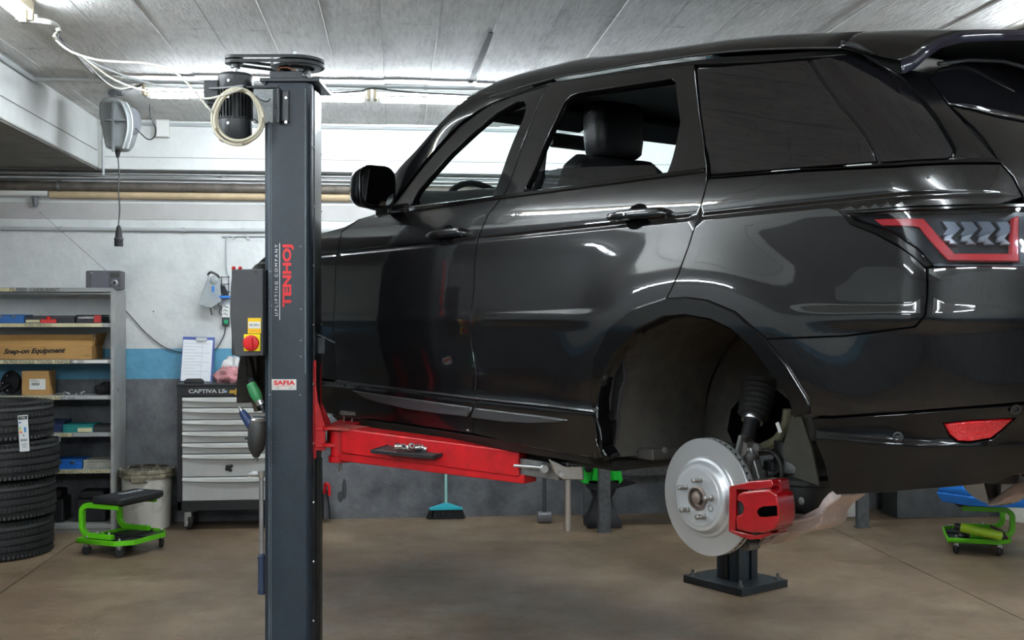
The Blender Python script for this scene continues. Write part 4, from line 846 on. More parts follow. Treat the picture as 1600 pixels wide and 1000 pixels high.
bd = mat('bucket_grimy', '9c947d', .6, noise=.7, nscale=22)
bc = YP(229, 828, 7.97); bk_ = bucket(Vector((bc.x, 7.985, 0)), .158, .172, .415, bw, 'dirty off-white bucket full of rubbish between the shelving and tool chest', dirty=bd)
lump('bucket_filling', (bc.x, 7.985, .33), (.15, .15, .05), mat('soiled_filling', '6b655a', .8, noise=.8, nscale=25, bump=.6), None, None, 4, .3, 40, parent=bk_)['kind'] = 'stuff'
for k in range(9):
    a = k * .7; build('folded_bag_edge', MB().tube([Vector((math.cos(a + s * .06) * (.162 - .012 * (s % 2)), math.sin(a + s * .06) * (.162 - .012 * (s % 2)), .412 + .008 * (s % 2))) for s in range(10)], .007, 6), mat('soiled_filling', '6b655a'), bk_)
bA = P(1340, 810, 8.0); bucket(Vector((bA.x, 8.02, 0)), .145, .16, .3, white_plastic, 'white bucket behind the car near the dark steel box')
bB = P(1612, 822, 7.95); bucket(Vector((bB.x, bB.y + .1, 0)), .13, .148, .3, mat('bucket_cream', 'dfe0d2', .4), 'cream white bucket at the right edge behind the blue tray')

green = mat('creeper_green', '63c618', .35)
def creeper(c, rz, label, w_=.37, d=.44, hs_=.345, sd_=1):
    t = thing('creeper_seat', c, label, 'creeper seat', rz)
    zb = .075
    # flat green frame with open front corners
    fr = [(-w_ / 2, -d / 2), (-w_ / 2 + .02, d / 2 - .06), (-w_ / 2 + .08, d / 2), (w_ / 2 - .08, d / 2), (w_ / 2, d / 2 - .08), (w_ / 2, -d / 2 + .08), (w_ / 2 - .08, -d / 2)]
    rings = []
    n_ = len(fr)
    for i in range(n_):
        p, a, b_ = Vector(fr[i]), Vector(fr[i - 1]), Vector(fr[(i + 1) % n_]); d1 = (p - a).normalized(); d2 = (b_ - p).normalized(); nn = Vector((-(d1 + d2).y, (d1 + d2).x)).normalized() / max(.5, math.cos(d1.angle(d2) / 2))
        rings.append([Vector((p.x, p.y, zb)), Vector((p.x, p.y, zb + .028)), Vector((p.x - nn.x * -.003, p.y + nn.y * .003, zb + .028)), Vector((p.x + nn.x * .003, p.y + nn.y * .003, zb))])
    rings.append(rings[0]); build('base_rim', MB().loft(rings, cap=False), green, t, thick=.003)
    build('tray', MB().prism([(x * .97, y * .97) for x, y in fr], lambda a, b_, z: (a, b_, z), zb + .006, zb + .012), black_plastic, t)
    build('tray_divider', MB().box((0, 0, zb + .018), (w_ * .9, .006, .016)).box((.04, 0, zb + .018), (.006, d * .9, .016)), black_plastic, t)
    for s, yy in ((sd_, -d / 2 + .05), (sd_, d / 2 - .06)):
        # C-shaped square tube legs
        x0 = -.14 * 1; pts = []
        for k in range(9):
            a = R(-90 - 90 * k / 8); pts.append((-.13 + .06 * math.cos(a), zb + .10 + .06 * math.sin(a)))
        for k in range(9):
            a = R(180 - 90 * k / 8); pts.append((-.13 + .06 * math.cos(a), hs_ - .09 + .045 * math.sin(a)))
        pts = [(.05, zb + .04)] + pts + [(.10, hs_ - .045)]
        rings = []
        for i, (x, z) in enumerate(pts):
            t_ = Vector((pts[min(i + 1, len(pts) - 1)][0] - pts[max(i - 1, 0)][0], pts[min(i + 1, len(pts) - 1)][1] - pts[max(i - 1, 0)][1])).normalized(); nx, nz = -t_.y * .016, t_.x * .016
            rings.append([Vector((s * (x + nx), yy - .015, z + nz)), Vector((s * (x + nx), yy + .015, z + nz)), Vector((s * (x - nx), yy + .015, z - nz)), Vector((s * (x - nx), yy - .015, z - nz))])
        build('leg', MB().loft(rings), green, t, bevel=.004)
        for xx in (-.07, .02): build('leg_bolt', MB().lathe([(.008, 0), (.008, .006), (.005, .012)], (s * xx, yy, zb + .056), UP, 8), bolt_m, t)
    for x, y in ((-w_ / 2 + .05, -d / 2 + .03), (w_ / 2 - .07, -d / 2 + .03), (-w_ / 2 + .06, d / 2 - .04), (w_ / 2 - .05, d / 2 - .05)):
        cs = build('caster', MB().lathe([(.0, -.011), (.026, -.011), (.03, -.006), (.03, .006), (.026, .011), (0, .011)], (x, y, .03), (math.cos(x * 50), math.sin(x * 50), 0), 20), black_rubber, t)
        build('caster_fork', MB().box((x, y, .058), (.028, .03, .022)).lathe([(.018, .066), (.018, zb)], (x, y, 0), UP, 12), zinc, cs, bevel=.003)
        build('caster_nut', MB().lathe([(.009, zb + .028), (.009, zb + .036), (.004, zb + .042)], (x, y, 0), UP, 6), bolt_m, cs)
    pad = build('seat_pad', MB().prism(rrect(.24, d * .92, .03), lambda a, b_, z: (a + sd_ * .02, b_, z), hs_ - .03, hs_ + .012), mat('seat_vinyl', '1b1c1f', .5, bump=.2, bscale=25), t, bevel=.012, seg=3)
    build('seat_underplate', MB().box((sd_ * .02, 0, hs_ - .034), (.2, d * .8, .008)), black_plastic, t)
    return t, pad
c1 = FP(195, 861); t1, pad1 = creeper(C(c1.dot(RIGHT), c1.dot(AHEAD) + .02), R(-22) - YAW, 'bright green creeper seat with black pad, in front of the bucket')
text('seat_lettering', 'TOOLS', .045, root_matrix(t1) @ frame((.0, .05, .3582), (.05, 1, 0), (-1, .05, 0)), mat('seat_print', 'b9bdbf', .5), pad1, sx=1.3, bold=.002)
c2 = FP(1528, 860); t2, pad2 = creeper(C(c2.dot(RIGHT), c2.dot(AHEAD) + .05), R(-14) - YAW, 'bright green creeper seat under the blue tray at right', hs_=.325, sd_=-1)
c2 = C(c2.dot(RIGHT), c2.dot(AHEAD) + .05)
# blue plastic tray on the second creeper
bt = thing('blue_tray', Vector((c2.x, c2.y, .344)), 'blue moulded plastic tray lying on the right creeper seat', 'tray')
blu = mat('tray_blue', '1b74cf', .4)
def bp(px, py, Z): return P(px, py, Z)
zt2 = .344
outl = [C(x, z_) for x, z_ in ((2.56, 6.75), (2.68, 6.58), (3.45, 6.40), (3.5, 6.85), (2.75, 6.95), (2.62, 6.85))]
cenb = sum(outl, Vector()) / 6
build('tray_base', MB().loft([[cenb + (p - cenb) * .92 + UP * zt2 for p in outl], [p + UP * (zt2 + .05) for p in outl], [p + UP * (zt2 + .06) for p in outl], [cenb + (p - cenb) * .9 + UP * (zt2 + .06) for p in outl], [cenb + (p - cenb) * .86 + UP * (zt2 + .02) for p in outl]]), blu, bt, world=True, bevel=.004)
build('tray_ridge', MB().loft([[p + UP * (zt2 + .062) for p in (cenb + (o - cenb) * .98 for o in outl)], [p + UP * (zt2 + .105) for p in (cenb + (o - cenb) * .94 for o in outl)], [p + UP * (zt2 + .05) for p in (cenb + (o - cenb) * .85 for o in outl)]], cap=False), blu, bt, world=True, thick=.004)
# things lying on the lower tray of that creeper
zt3 = .089
il = thing('inspection_lamp', c2 + UP * (zt3 + .04), 'lime green cylindrical work lamp lying on the right creeper base', 'work lamp')
a_ = P(1500, 824, 6.83); b_ = P(1566, 838, 6.75)
d = (b_ - a_).normalized(); L_ = (b_ - a_).length
build('lamp_grip', MB().lathe([(.022, 0), (.027, .01), (.027, L_ * .45), (.024, L_ * .5), (.028, L_ * .55), (.028, L_ - .01), (.024, L_)], a_, d, 24), mat('lamp_lime', 'a4c92c', .45), il, world=True)
build('lamp_head', MB().lathe([(.016, -.035), (.022, -.03), (.024, 0)], a_, d, 20).lathe([(.024, L_), (.02, L_ + .012)], a_, d, 20), black_plastic, il, world=True)
for k, (px, py, nm, m_, lb) in enumerate(((1492, 840, 'small_grinder', black_plastic, 'black round tool at the left of the right creeper base'), (1512, 838, 'metal_ring', chrome, 'silver metal piece in the middle of the right creeper base'), (1535, 838, 'clamp', black_plastic, 'small black clamp beside the green leg on the right creeper base'))):
    o = c2 + RIGHT * (-.11, -.03, .06)[k] - AHEAD * .09; o.z = .1
    tt = thing(nm, Vector((o.x, o.y, .089)), lb, 'tool')
    build('tool_body', MB().lathe([(.03, .0), (.034, .01), (.026, .025), (.012, .032)], (o.x, o.y, .09), UP, 20), m_, tt, world=True)
    build('tool_arm', MB().tube([(o.x, o.y, .112), (o.x + .03, o.y - .02, .118), (o.x + .05, o.y - .03, .1)], .008, 8), dull_steel if k != 1 else chrome, tt, world=True)
cable('red_hose', [P(1548, 822, 6.95), P(1560, 828, 6.9), P(1570, 835, 6.85), P(1573, 842, 6.82)], .01, mat('hose_brown', '6b4b48', .6), 'brown hose end lying behind the work lamp', 'hose')

# ================================================================ BENCH, ANVIL, BOX, BROOM, HAMMER
bench_m = mat('bench_worn_grey', '56585a', .6, noise=.5, nscale=30, bump=.3)
X0b, X1b, Yb0, Yb1 = YP(945, 800, 7.46).x, YP(1342, 800, 7.54).x, 7.46, 8.1
bn = thing('workbench', Vector(((X0b + X1b) / 2, 7.8, 0)), 'grey steel workbench behind the car, its two front legs visible', 'workbench')
for x in (X0b, X1b):
    for y in (Yb0, Yb1 - .05):
        wb('leg', x - .04, x + .04, y, y + .05, .0, .86, bench_m, bn, .003); wb('foot_plate', x - .05, x + .05, y - .01, y + .06, 0, .006, bench_m, bn, .001)
wb('bench_top', X0b - .06, X1b + .08, Yb0 - .03, Yb1, .86, .9, bench_m, bn, .004)
wb('stretcher', X0b, X1b, Yb1 - .04, Yb1 - .01, .3, .36, bench_m, bn, .003)
av = thing('anvil', YP(944, 828, 7.72) * Vector((1, 1, 0)).length * 0 + Vector((YP(944, 828, 7.72).x, 7.72, 0)), 'dark cast iron anvil on a flared stand behind the bench leg', 'anvil')
avm = mat('anvil_iron', '26272a', .5, .4); ax = YP(941, 800, 7.72).x
build('stand', MB().loft([[Vector((ax + sx * s, 7.72 + sy * s * .8, z)) for sx, sy in ((-1, -1), (1, -1), (1, 1), (-1, 1))] for z, s in ((.0, .12), (.04, .12), (.1, .09), (.2, .06), (.27, .09))]), avm, av, world=True, bevel=.006)
build('anvil_face', MB().box((ax, 7.72, .30), (.22, .12, .06)).loft([[Vector((ax + x, 7.72 + y * s, .30 + z * s)) for y, z in ((-.05, .03), (.05, .03), (.03, -.03), (-.03, -.03))] for x, s in ((.1, 1), (.17, .7), (.24, .15))]), avm, av, world=True, bevel=.004)
gj = thing('green_machine', Vector((ax, 7.72, .332)), 'bright green metal casing with a black round cap, on the anvil under the bench', 'machine')
gm = mat('machine_green', '17c93c', .4)
def gp(px, py, d=0): p = YP(px, py, 7.70 + d); return p
build('casing', MB().prism([(YP(px, py, 7.7).x, YP(px, py, 7.7).z) for px, py in ((908, 715), (934, 717), (938, 722), (952, 722), (956, 718), (966, 722), (972, 750), (966, 756), (950, 750), (938, 752), (930, 757), (908, 754))], lambda a, b_, y: (a, y, b_), 7.66, 7.80), gm, gj, world=True, bevel=.008)
build('casing_rib', MB().tube([gp(930, 722, -.05), gp(928, 750, -.05)], .012, 8).tube([gp(957, 722, -.05), gp(960, 750, -.05)], .012, 8), gm, gj, world=True)
build('round_cap', MB().lathe([(.024, 0), (.03, .004), (.03, .02), (.018, .026)], gp(919, 731, -.04), (0, -1, 0), 24), black_plastic, gj, world=True)
bxm = mat('steel_box_grey', '4b4e51', .55, noise=.4, nscale=14, bump=.2)
bX0 = YP(1402, 800, 7.8).x
sb = thing('steel_box', Vector((bX0 + .5, 7.93, 0)), 'dark grey steel box on the floor against the far wall, right of the white bucket', 'box')
wb('box_body', bX0, bX0 + .95, 7.8, 8.06, 0, .42, bxm, sb, .004); wb('box_lid', bX0 - .005, bX0 + .955, 7.795, 8.065, .423, .45, bxm, sb, .004); wb('corner_strip', bX0 - .002, bX0 + .02, 7.797, 7.81, 0, .42, bxm, sb, .002)
brm = thing('broom', Vector((YP(697, 803, 8.1).x, 8.1, 0)), 'turquoise broom standing against the far wall below the car sill', 'broom')
bxx = YP(697, 800, 8.1).x; tq = mat('broom_turquoise', '2fa6b4', .4)
build('handle', MB().tube([(bxx, 8.12, .1), (bxx - .005, 8.175, 1.25)], .011, 12), mat('broom_handle', '8fc4bd', .45), brm, world=True)
build('broom_head', MB().loft([[Vector((bxx + x, y, z)) for x, y, z in ((-.12 * s, 8.12 - w2, zz), (.12 * s, 8.12 - w2, zz), (.12 * s, 8.12 + w2, zz), (-.12 * s, 8.12 + w2, zz))] for s, w2, zz in ((1, .025, .065), (1, .025, .08), (.6, .02, .095), (.12, .015, .115))]), tq, brm, world=True, bevel=.004)
mb = MB(); rnd = random.Random(3)
for k in range(420):
    x = bxx + rnd.uniform(-.12, .12); y = 8.12 + rnd.uniform(-.022, .022); mb.tube([(x, y, .068), (x + (x - bxx) * .18 + rnd.uniform(-.006, .006), y + rnd.uniform(-.02, .01), .004)], .0022, 3)
o = build('bristles', mb, mat('bristle_black', '121212', .8), brm, world=True, smooth=0); o['kind'] = 'stuff'
sh_ = thing('sledgehammer', Vector((YP(857, 822, 7.7).x, 7.9, 0)), 'sledgehammer standing head-down near the far wall, left of the steel spindle', 'hammer')
hx = YP(855, 815, 7.75).x
build('hammer_head', MB().prism(rrect(.075, .075, .02, 2), lambda a, b_, x: (hx + x, 7.9 + a, .038 + b_), -.05, .05), mat('hammer_grey', '77777a', .5, .5), sh_, world=True, bevel=.006)
build('handle', MB().tube([(hx, 7.9, .07), (hx + .03, 8.16, .95)], .014, 10), mat('hammer_handle', '26282a', .6), sh_, world=True)
pj = YP(509, 790, 8.05); pry = thing('floor_jack_lever', Vector((pj.x, 8.05, 0)), 'black tool with a red curved handle standing by the wall right of the lift post', 'tool')
build('tool_body', MB().tube([Vector((pj.x, 8.08, .02)), Vector((pj.x - .01, 8.12, .22))], [.035, .022], 12), black_plastic, pry, world=True)
build('curved_handle', MB().tube(smooth_path([Vector((pj.x - .01, 8.1, .2)), Vector((pj.x - .005, 8.08, .27)), Vector((pj.x + .02, 8.07, .26)), Vector((pj.x + .025, 8.07, .19))], 5), .011, 8), mat('switch_red', ''), pry, world=True)
# stains on the grey wall
stain = mat('wall_grime', '3b3c3e', .8)
for k, (px, py, w2, h2) in enumerate(((538, 764, .016, .075), (532, 776, .020, .040))):
    lump_ = MB().ell(YP(px, py, YW - .001), (w2, .002, h2), 14, 8); build('grime_spot', lump_, stain, bpy.data.objects['wall_back'])
# ================================================================ THE CAR
def pchip(tab):
    xs = [t[0] for t in tab]; ys = [t[1] for t in tab]; n = len(xs)
    h = [xs[i + 1] - xs[i] for i in range(n - 1)]; d = [(ys[i + 1] - ys[i]) / h[i] for i in range(n - 1)]
    m = [d[0]] + [0 if d[i - 1] * d[i] <= 0 else 2 * d[i - 1] * d[i] / (d[i - 1] + d[i]) for i in range(1, n - 1)] + [d[-1]]
    def f(x):
        if x <= xs[0]: return ys[0] + m[0] * (x - xs[0])
        if x >= xs[-1]: return ys[-1] + m[-1] * (x - xs[-1])
        i = 0
        while x > xs[i + 1]: i += 1
        t = (x - xs[i]) / h[i]
        return ys[i] * (1 + 2 * t) * (1 - t) ** 2 + m[i] * h[i] * t * (1 - t) ** 2 + ys[i + 1] * t * t * (3 - 2 * t) + m[i + 1] * h[i] * t * t * (t - 1)
    return f
WZ = pchip([(.2, .905), (.3, .935), (.38, .95), (.46, .958), (.505, .966), (.518, .958), (.62, .972), (.72, .981), (.79, .9845), (.83, .9838), (.90, .981), (.95, .978), (1.085, .968), (1.093, .958), (1.101, .963), (1.17, .951), (1.23, .93), (1.45, .835), (1.62, .745), (1.7, .69)])
XR = pchip([(.2, -.72), (.3, -.80), (.45, -.90), (.56, -.93), (.6, -.96), (.9, -.97), (1.0, -.95), (1.1, -.93), (1.22, -.87), (1.45, -.62), (1.62, -.42), (1.7, -.33)])
RXC = .30; YCC = .42; XF_ = 3.0; LC = .45; RF = .70; YF = .50; LF = 1.2
def sst(t): t = max(0., min(1., t)); return t * t * (3 - 2 * t)
def hwside(x, z):
    w_ = WZ(z) - .012 * ((x - 1) / 2) ** 2
    bead = .0065 * sst((z - .772) / .03) * sst((.842 - z) / .03) * min(1, sst((math.hypot(x, z - .39) - .52) / .16)) * sst((math.hypot(x - 2.92, z - .39) - .5) / .16) * (.35 + .65 * sst((1.12 - x) / .12))
    w_ += bead
    for cx in (0.0, 2.92):
        r = math.hypot(x - cx, (z - .39))
        w_ += .010 * sst((.78 - r) / .28) * sst((z - .30) / .3) + .013 * sst((.69 - r) / .19) * sst((z - .30) / .3)
    return w_
def hw(x, z):
    w_ = hwside(x, z); xs = XR(z) + RXC
    if x < xs:
        s = (xs - x) / RXC
        return -1 if s >= 1 else YCC + (w_ - YCC) * math.sqrt(1 - s * s)
    if x > XF_:
        s = (x - XF_) / RF
        return -1 if s >= 1 else YF + (w_ - YF) * math.sqrt(1 - s * s)
    return w_
def body(u, z, off=0.):        # u runs rearwards round the body, z up -> car coordinates (left side)
    xs = XR(z) + RXC
    if u > LC: x, y, n = XR(z), YCC - (u - LC), (-1, 0)
    elif u > 0:
        a = u / LC * math.pi / 2; w_ = hwside(xs, z); x, y = xs - RXC * math.sin(a), YCC + (w_ - YCC) * math.cos(a); n = (-math.sin(a), math.cos(a))
    else:
        x = xs - u
        if x > XF_ + LF: y, x, n = YF - (x - XF_ - LF), XF_ + RF, (1, 0)
        elif x > XF_:
            a = (x - XF_) / LF * math.pi / 2; w_ = hwside(XF_, z); x = XF_ + RF * math.sin(a); y = YF + (w_ - YF) * math.cos(a); n = (math.sin(a), math.cos(a))
        else: y, n = hwside(x, z), (0, 1)
    return Vector((x + n[0] * off, y + n[1] * off, z))
def to_u(x, y, z):
    xs = XR(z) + RXC
    if x < xs:
        s = (xs - x) / RXC
        if s >= .9995 or y < YCC: return LC + (YCC - y)
        return math.asin(s) / (math.pi / 2) * LC
    if x > XF_: return xs - XF_ - math.asin(min(1, (x - XF_) / RF)) / (math.pi / 2) * LF
    return xs - x
def bnormal(u, z):
    h = .005; a = body(u + h, z) - body(u - h, z); b_ = body(u, z + h) - body(u, z - h); n = a.cross(b_)
    return n.normalized()
CO = (1.3012, 3.756); CZ = .64; BV = (.5886, -.8085); NV = (.8085, .5886)
def cam2car(X, Z, z):
    dx, dz = X - CO[0], Z - CO[1]; return (-(dx * BV[0] + dz * BV[1]), -(dx * NV[0] + dz * NV[1]), z - CZ)
def ray(px, py, t): return cam2car((px - 800) / F * t, t, HC + (500 - py) / F * t)
def px2uz(px, py):
    t = 1.6
    while t < 8:
        x, y, z = ray(px, py, t)
        if hw(x, z) > y: break
        t += .02
    else: raise ValueError('ray misses the body %s %s' % (px, py))
    lo, hi = t - .02, t
    for _ in range(24):
        m_ = (lo + hi) / 2; x, y, z = ray(px, py, m_)
        if hw(x, z) > y: hi = m_
        else: lo = m_
    x, y, z = ray(px, py, hi); return (to_u(x, y, z), z)
def cpx(px, py, y):            # picture point on the plane y = const of the car
    u = (px - 800) / F; Z = (CO[0] * NV[0] + CO[1] * NV[1] - y) / (u * NV[0] + NV[1]); return Vector(ray(px, py, Z))
co = C(CO[0], CO[1]); fwd = C(-BV[0], -BV[1]); car_rz = math.atan2(fwd.y, fwd.x)
car = thing('car', Vector((co.x, co.y, CZ)), 'black sports utility vehicle raised on the lift with its rear wheel removed', 'car', car_rz)
paint = mat('black_paint', (.0022, .0022, .0026, 1), .3, 0, coat=1., spec=.12)
gloss = mat('gloss_black_trim', (.002, .002, .0022, 1), .12, 0, spec=.35)
rail_m = mat('rail_black', (.003, .003, .003, 1), .35, spec=.2)
satin = mat('satin_black_trim', (.012, .012, .013, 1), .35)
felt = mat('wheel_liner_felt', '3b3833', .95, noise=.45, nscale=14, bump=.4, bscale=120)
under = mat('underbody_dark', '161615', .7)
trim_in = mat('interior_black', '131315', .6); head_m = mat('headliner_grey', '17171a', .8)
tint = glass('dark_tinted_glass', '303236', .04); clear = glass('clear_glass', 'e6efec', .93); halft = glass('half_tinted_glass', '56595c', .62)

def uz(it):
    if len(it) == 3: return (XR(it[2]) + RXC - it[1], it[2]) if it[0] == 'x' else (it[1], it[2])     # ('x', x, z) or ('u', u, z)
    return px2uz(*it)
def inside(p, poly):
    c = False; j = len(poly) - 1
    for i in range(len(poly)):
        a, b_ = poly[i], poly[j]
        if (a[1] > p[1]) != (b_[1] > p[1]) and p[0] < (b_[0] - a[0]) * (p[1] - a[1]) / (b_[1] - a[1]) + a[0]: c = not c
        j = i
    return c
def area(poly): return sum(poly[i - 1][0] * poly[i][1] - poly[i][0] * poly[i - 1][1] for i in range(len(poly))) / 2
def clean(poly, step=.03):
    out = []
    for i in range(len(poly)):
        a, b_ = Vector(poly[i]), Vector(poly[(i + 1) % len(poly)]); n = max(1, int((b_ - a).length / step))
        out += [a.lerp(b_, k / n) for k in range(n)]
    return out
def offset_poly(poly, d):       # positive shrinks a counter-clockwise polygon
    out = []
    for i in range(len(poly)):
        p, a, b_ = poly[i], poly[i - 1], poly[(i + 1) % len(poly)]; d1 = (p - a).normalized(); d2 = (b_ - p).normalized()
        n = Vector((-(d1.y + d2.y), d1.x + d2.x)); n = n.normalized() if n.length > 1e-6 else Vector((-d1.y, d1.x))
        out.append(p + n * d / max(.6, n.dot(Vector((-d1.y, d1.x)))))
    return out
ZR = [.25 + .03 * k for k in range(60)] + [.50, .505, .51, .515, .52, .78, .79, .795, .80, .805, .81, .817, .825, .833, .842, .85, .86, 1.08, 1.085, 1.089, 1.093, 1.097, 1.101, 1.106]
ZR = sorted(set(round(z, 4) for z in ZR)); ZR = [z for i, z in enumerate(ZR) if i == 0 or z - ZR[i - 1] > .0025]
def panel(name, pts, m, parent, holes=(), gap=.0028, thick=.022, off=0., both=True, grid=.035, rim=.0022, label=None, smooth_pts=False):
    poly = [uz(p) for p in pts]
    if area(poly) < 0: poly.reverse()
    poly = offset_poly(clean(poly), gap)
    hl = []
    for h in holes:
        q_ = [uz(p) for p in h]
        if area(q_) > 0: q_.reverse()
        hl.append(offset_poly(clean(q_), gap))
    offf = off if callable(off) else (lambda u, z: off)
    loops = [poly] + hl; vs = []; faces = []
    for lp_ in loops: faces.append(list(range(len(vs), len(vs) + len(lp_)))); vs += lp_
    nb = len(vs); us = [p[0] for p in poly]; zs = [p[1] for p in poly]
    for z in ZR:
        if not min(zs) < z < max(zs): continue
        u = math.floor(min(us) / grid) * grid
        while u < max(us):
            p = Vector((u, z)); u += grid
            if inside(p, poly) and not any(inside(p, h) for h in hl):
                if min((p - q_).length_squared for lp_ in loops for q_ in lp_) > .00012: vs.append(p)
    r = geometry.delaunay_2d_cdt(vs, [], faces, 1, 1e-5)
    v2, f2 = r[0], r[2]; tris = []
    for f in f2:
        c = sum((Vector(v2[i]) for i in f), Vector((0, 0))) / len(f)
        if inside(c, poly) and not any(inside(c, h) for h in hl): tris.append(tuple(f))
    V = []; Nn = []
    for p in v2:
        n = bnormal(p[0], p[1]); V.append(body(p[0], p[1]) + n * offf(p[0], p[1])); Nn.append(n)
    # bevelled rim and edge thickness
    for lp_ in loops:
        outer = offset_poly(lp_, -rim); o = len(V); n_ = len(lp_)
        idx = []
        for p in lp_:
            best = min(range(len(v2)), key=lambda k: (v2[k][0] - p[0]) ** 2 + (v2[k][1] - p[1]) ** 2) if False else None
        for k in range(n_):
            p, q_ = lp_[k], outer[k]; n = bnormal(p[0], p[1]); out3 = (body(q_[0], q_[1]) - body(p[0], p[1])).normalized()
            V.append(body(p[0], p[1]) + n * offf(p[0], p[1])); Nn.append((n * .75 + out3 * .66).normalized())
            V.append(body(q_[0], q_[1]) + n * (offf(p[0], p[1]) - rim)); Nn.append((n * .2 + out3).normalized())
            V.append(body(q_[0], q_[1]) + n * (offf(p[0], p[1]) - thick)); Nn.append(out3)
        for k in range(n_):
            a, b_ = o + 3 * k, o + 3 * ((k + 1) % n_)
            tris += [(a, b_, b_ + 1, a + 1), (a + 1, b_ + 1, b_ + 2, a + 2)]
    res = []
    for sgn in ((1, -1) if both else (1,)):
        me = bpy.data.meshes.new(name)
        vv = [(v.x, v.y * sgn, v.z) for v in V]; nn = [(n.x, n.y * sgn, n.z) for n in Nn]
        ff = []
        for f in tris:
            a, b_, c = (Vector(vv[i]) for i in f[:3]); g_ = (b_ - a).cross(c - a); nm = sum((Vector(nn[i]) for i in f), Vector())
            ff.append(f if g_.dot(nm) > 0 else tuple(reversed(f)))
        me.from_pydata(vv, [], ff); me.materials.append(m); me.shade_smooth(); me.normals_split_custom_set_from_vertices(nn)
        o_ = bpy.data.objects.new(name, me); COL.objects.link(o_); o_.parent = parent
        if label: o_['label'] = label
        res.append(o_)
    return res
# ---- outlines measured on the body side
AO = [(925, 604), (929, 563), (951, 516), (991, 484), (1041, 468)]                     # outer edge of the wheel-arch trim, front half
AO2 = [(1041, 468), (1072, 466), (1106, 471), (1149, 489), (1196, 530), (1230, 572), (1264, 644)]
AI = [(951, 717), (939, 700), (933, 656), (934, 626), (939, 594), (960, 554), (994, 515), (1038, 494), (1072, 491), (1112, 498), (1143, 513), (1174, 540), (1199, 572), (1221, 602), (1242, 649)]
BS = [(859, 129), (823, 210), (790, 300), (762, 336), (748, 370), (741, 420), (737, 480), (737, 540), (743, 621)]      # seam between the doors
front_win = [(641, 321), (655, 297), (705, 240), (742, 205), (776, 176), (808, 158), (819, 159), (822, 168), (817, 185), (803, 216), (768, 307)]
rear_win = [(818, 300), (850, 228), (882, 160), (892, 150), (905, 145), (1048, 123), (1054, 128), (1062, 189), (1038, 277)]
FD = [('x', 2.235, .53), ('x', 2.215, .75), ('x', 2.205, .95), (525, 411), (534, 362), (563, 341), (606, 328), (622, 309), (665, 256), (718, 198), (760, 168), (800, 151), (857, 133)] + BS[1:]
front_door = panel('front_door', FD, paint, car, [front_win])
RD = list(BS) + [(927, 641)] + AO + [(1060, 428), (1076, 385), (1092, 340), (1104, 285), (1101, 240), (1092, 170), (1085, 100), (1000, 110), (900, 124)]
rear_door = panel('rear_door', RD, paint, car, [rear_win])
panel('front_fender', [('x', 2.235, .53)] + [('x', 2.92 + .455 * math.cos(R(a)), .38 + .455 * math.sin(R(a))) for a in (160, 145, 130, 110, 90, 70, 50, 35, 20, 8)] + [('x', 3.5, .44), ('x', 3.5, .95), ('x', 3.3, 1.05), ('x', 2.9, 1.15), ('x', 2.5, 1.195), ('x', 2.2, 1.215), (563, 341), (534, 362), (525, 411), ('x', 2.205, .95), ('x', 2.215, .75)], paint, car)
QP = [(1041, 468), (1060, 428), (1076, 385), (1092, 340), (1104, 285), (1107, 279), (1250, 268), (1400, 261), (1565, 256), (1584, 278), (1599, 308), (1560, 321), (1340, 330), (1312, 331), (1330, 350), (1370, 366), (1405, 385), (1432, 404), (1447, 418), (1449, 460), (1446, 492), (1430, 511), (1320, 525), (1196, 530), (1149, 489), (1106, 471), (1072, 466)]
quarter = panel('rear_quarter_panel', QP, paint, car)
panel('belt_moulding', [('x', 1.66, 1.236), ('x', 1.66, 1.256), ('x', 1.3, 1.252), ('x', .0, 1.236), ('x', .0, 1.222), ('x', 1.3, 1.236)], gloss, car, off=.006, thick=.012, rim=.003)
# rear bumper
panel('rear_bumper', [(1196, 530), (1320, 525), (1430, 511), (1446, 492), (1449, 460), (1449, 418), (1520, 416), (1597, 416), ('u', .55, .925), ('u', .86, .90), ('u', .86, .60), ('u', .55, .598), (1598, 629), (1500, 637), (1420, 643), (1300, 651), (1264, 650), (1230, 572)], paint, car)
RB = [(1266, 654), (1300, 654), (1420, 646), (1500, 640), (1598, 632), ('u', .55, .592), ('u', .86, .592), ('u', .86, .40), ('u', .55, .40), (1590, 742), (1560, 755), (1440, 766), (1305, 774), (1294, 764), (1279, 705)]
refl = [(1478, 662), (1520, 658), (1587, 655), (1570, 672), (1553, 686), (1520, 691), (1499, 690), (1487, 680)]
lowb = panel('bumper_valance', RB, gloss, car, [refl], off=-.002)
rf = panel('reflector', [(1480, 664), (1520, 660), (1583, 657), (1568, 671), (1551, 684), (1520, 689), (1500, 688), (1488, 679)], mat('reflector_red', '9c0810', .12, coat=.5, bump=.5, bscale=300, emit=0), car, off=-.001, gap=.001, thick=.01, label='red bumper reflector')
def on_body(px, py, off=0.): u, z = px2uz(px, py); return body(u, z) + bnormal(u, z) * off, bnormal(u, z)
for px, py in ((1405, 683), (1588, 640)):
    p, n = on_body(px, py); o = build('parking_sensor', MB().lathe([(.012, -.003), (.013, .0015), (.009, .002), (.0085, -.002), (.001, -.001)], p, n, 20), satin, car)
# wheel-arch trims
panel('wheel_arch_trim', AO + AO2[1:] + [(1242, 649)] + AI[::-1][1:] + [(945, 717), (928, 650)], gloss, car, off=.006, gap=.001, thick=.05, rim=.006, grid=.02)
panel('wheel_arch_trim', [('x', 2.92 + .46 * math.cos(R(a)), .38 + .46 * math.sin(R(a))) for a in range(0, 181, 12)] + [('x', 2.92 + .415 * math.cos(R(a)), .38 + .415 * math.sin(R(a))) for a in range(180, -1, -12)], gloss, car, off=.006, gap=.001, thick=.05, rim=.006, grid=.02)
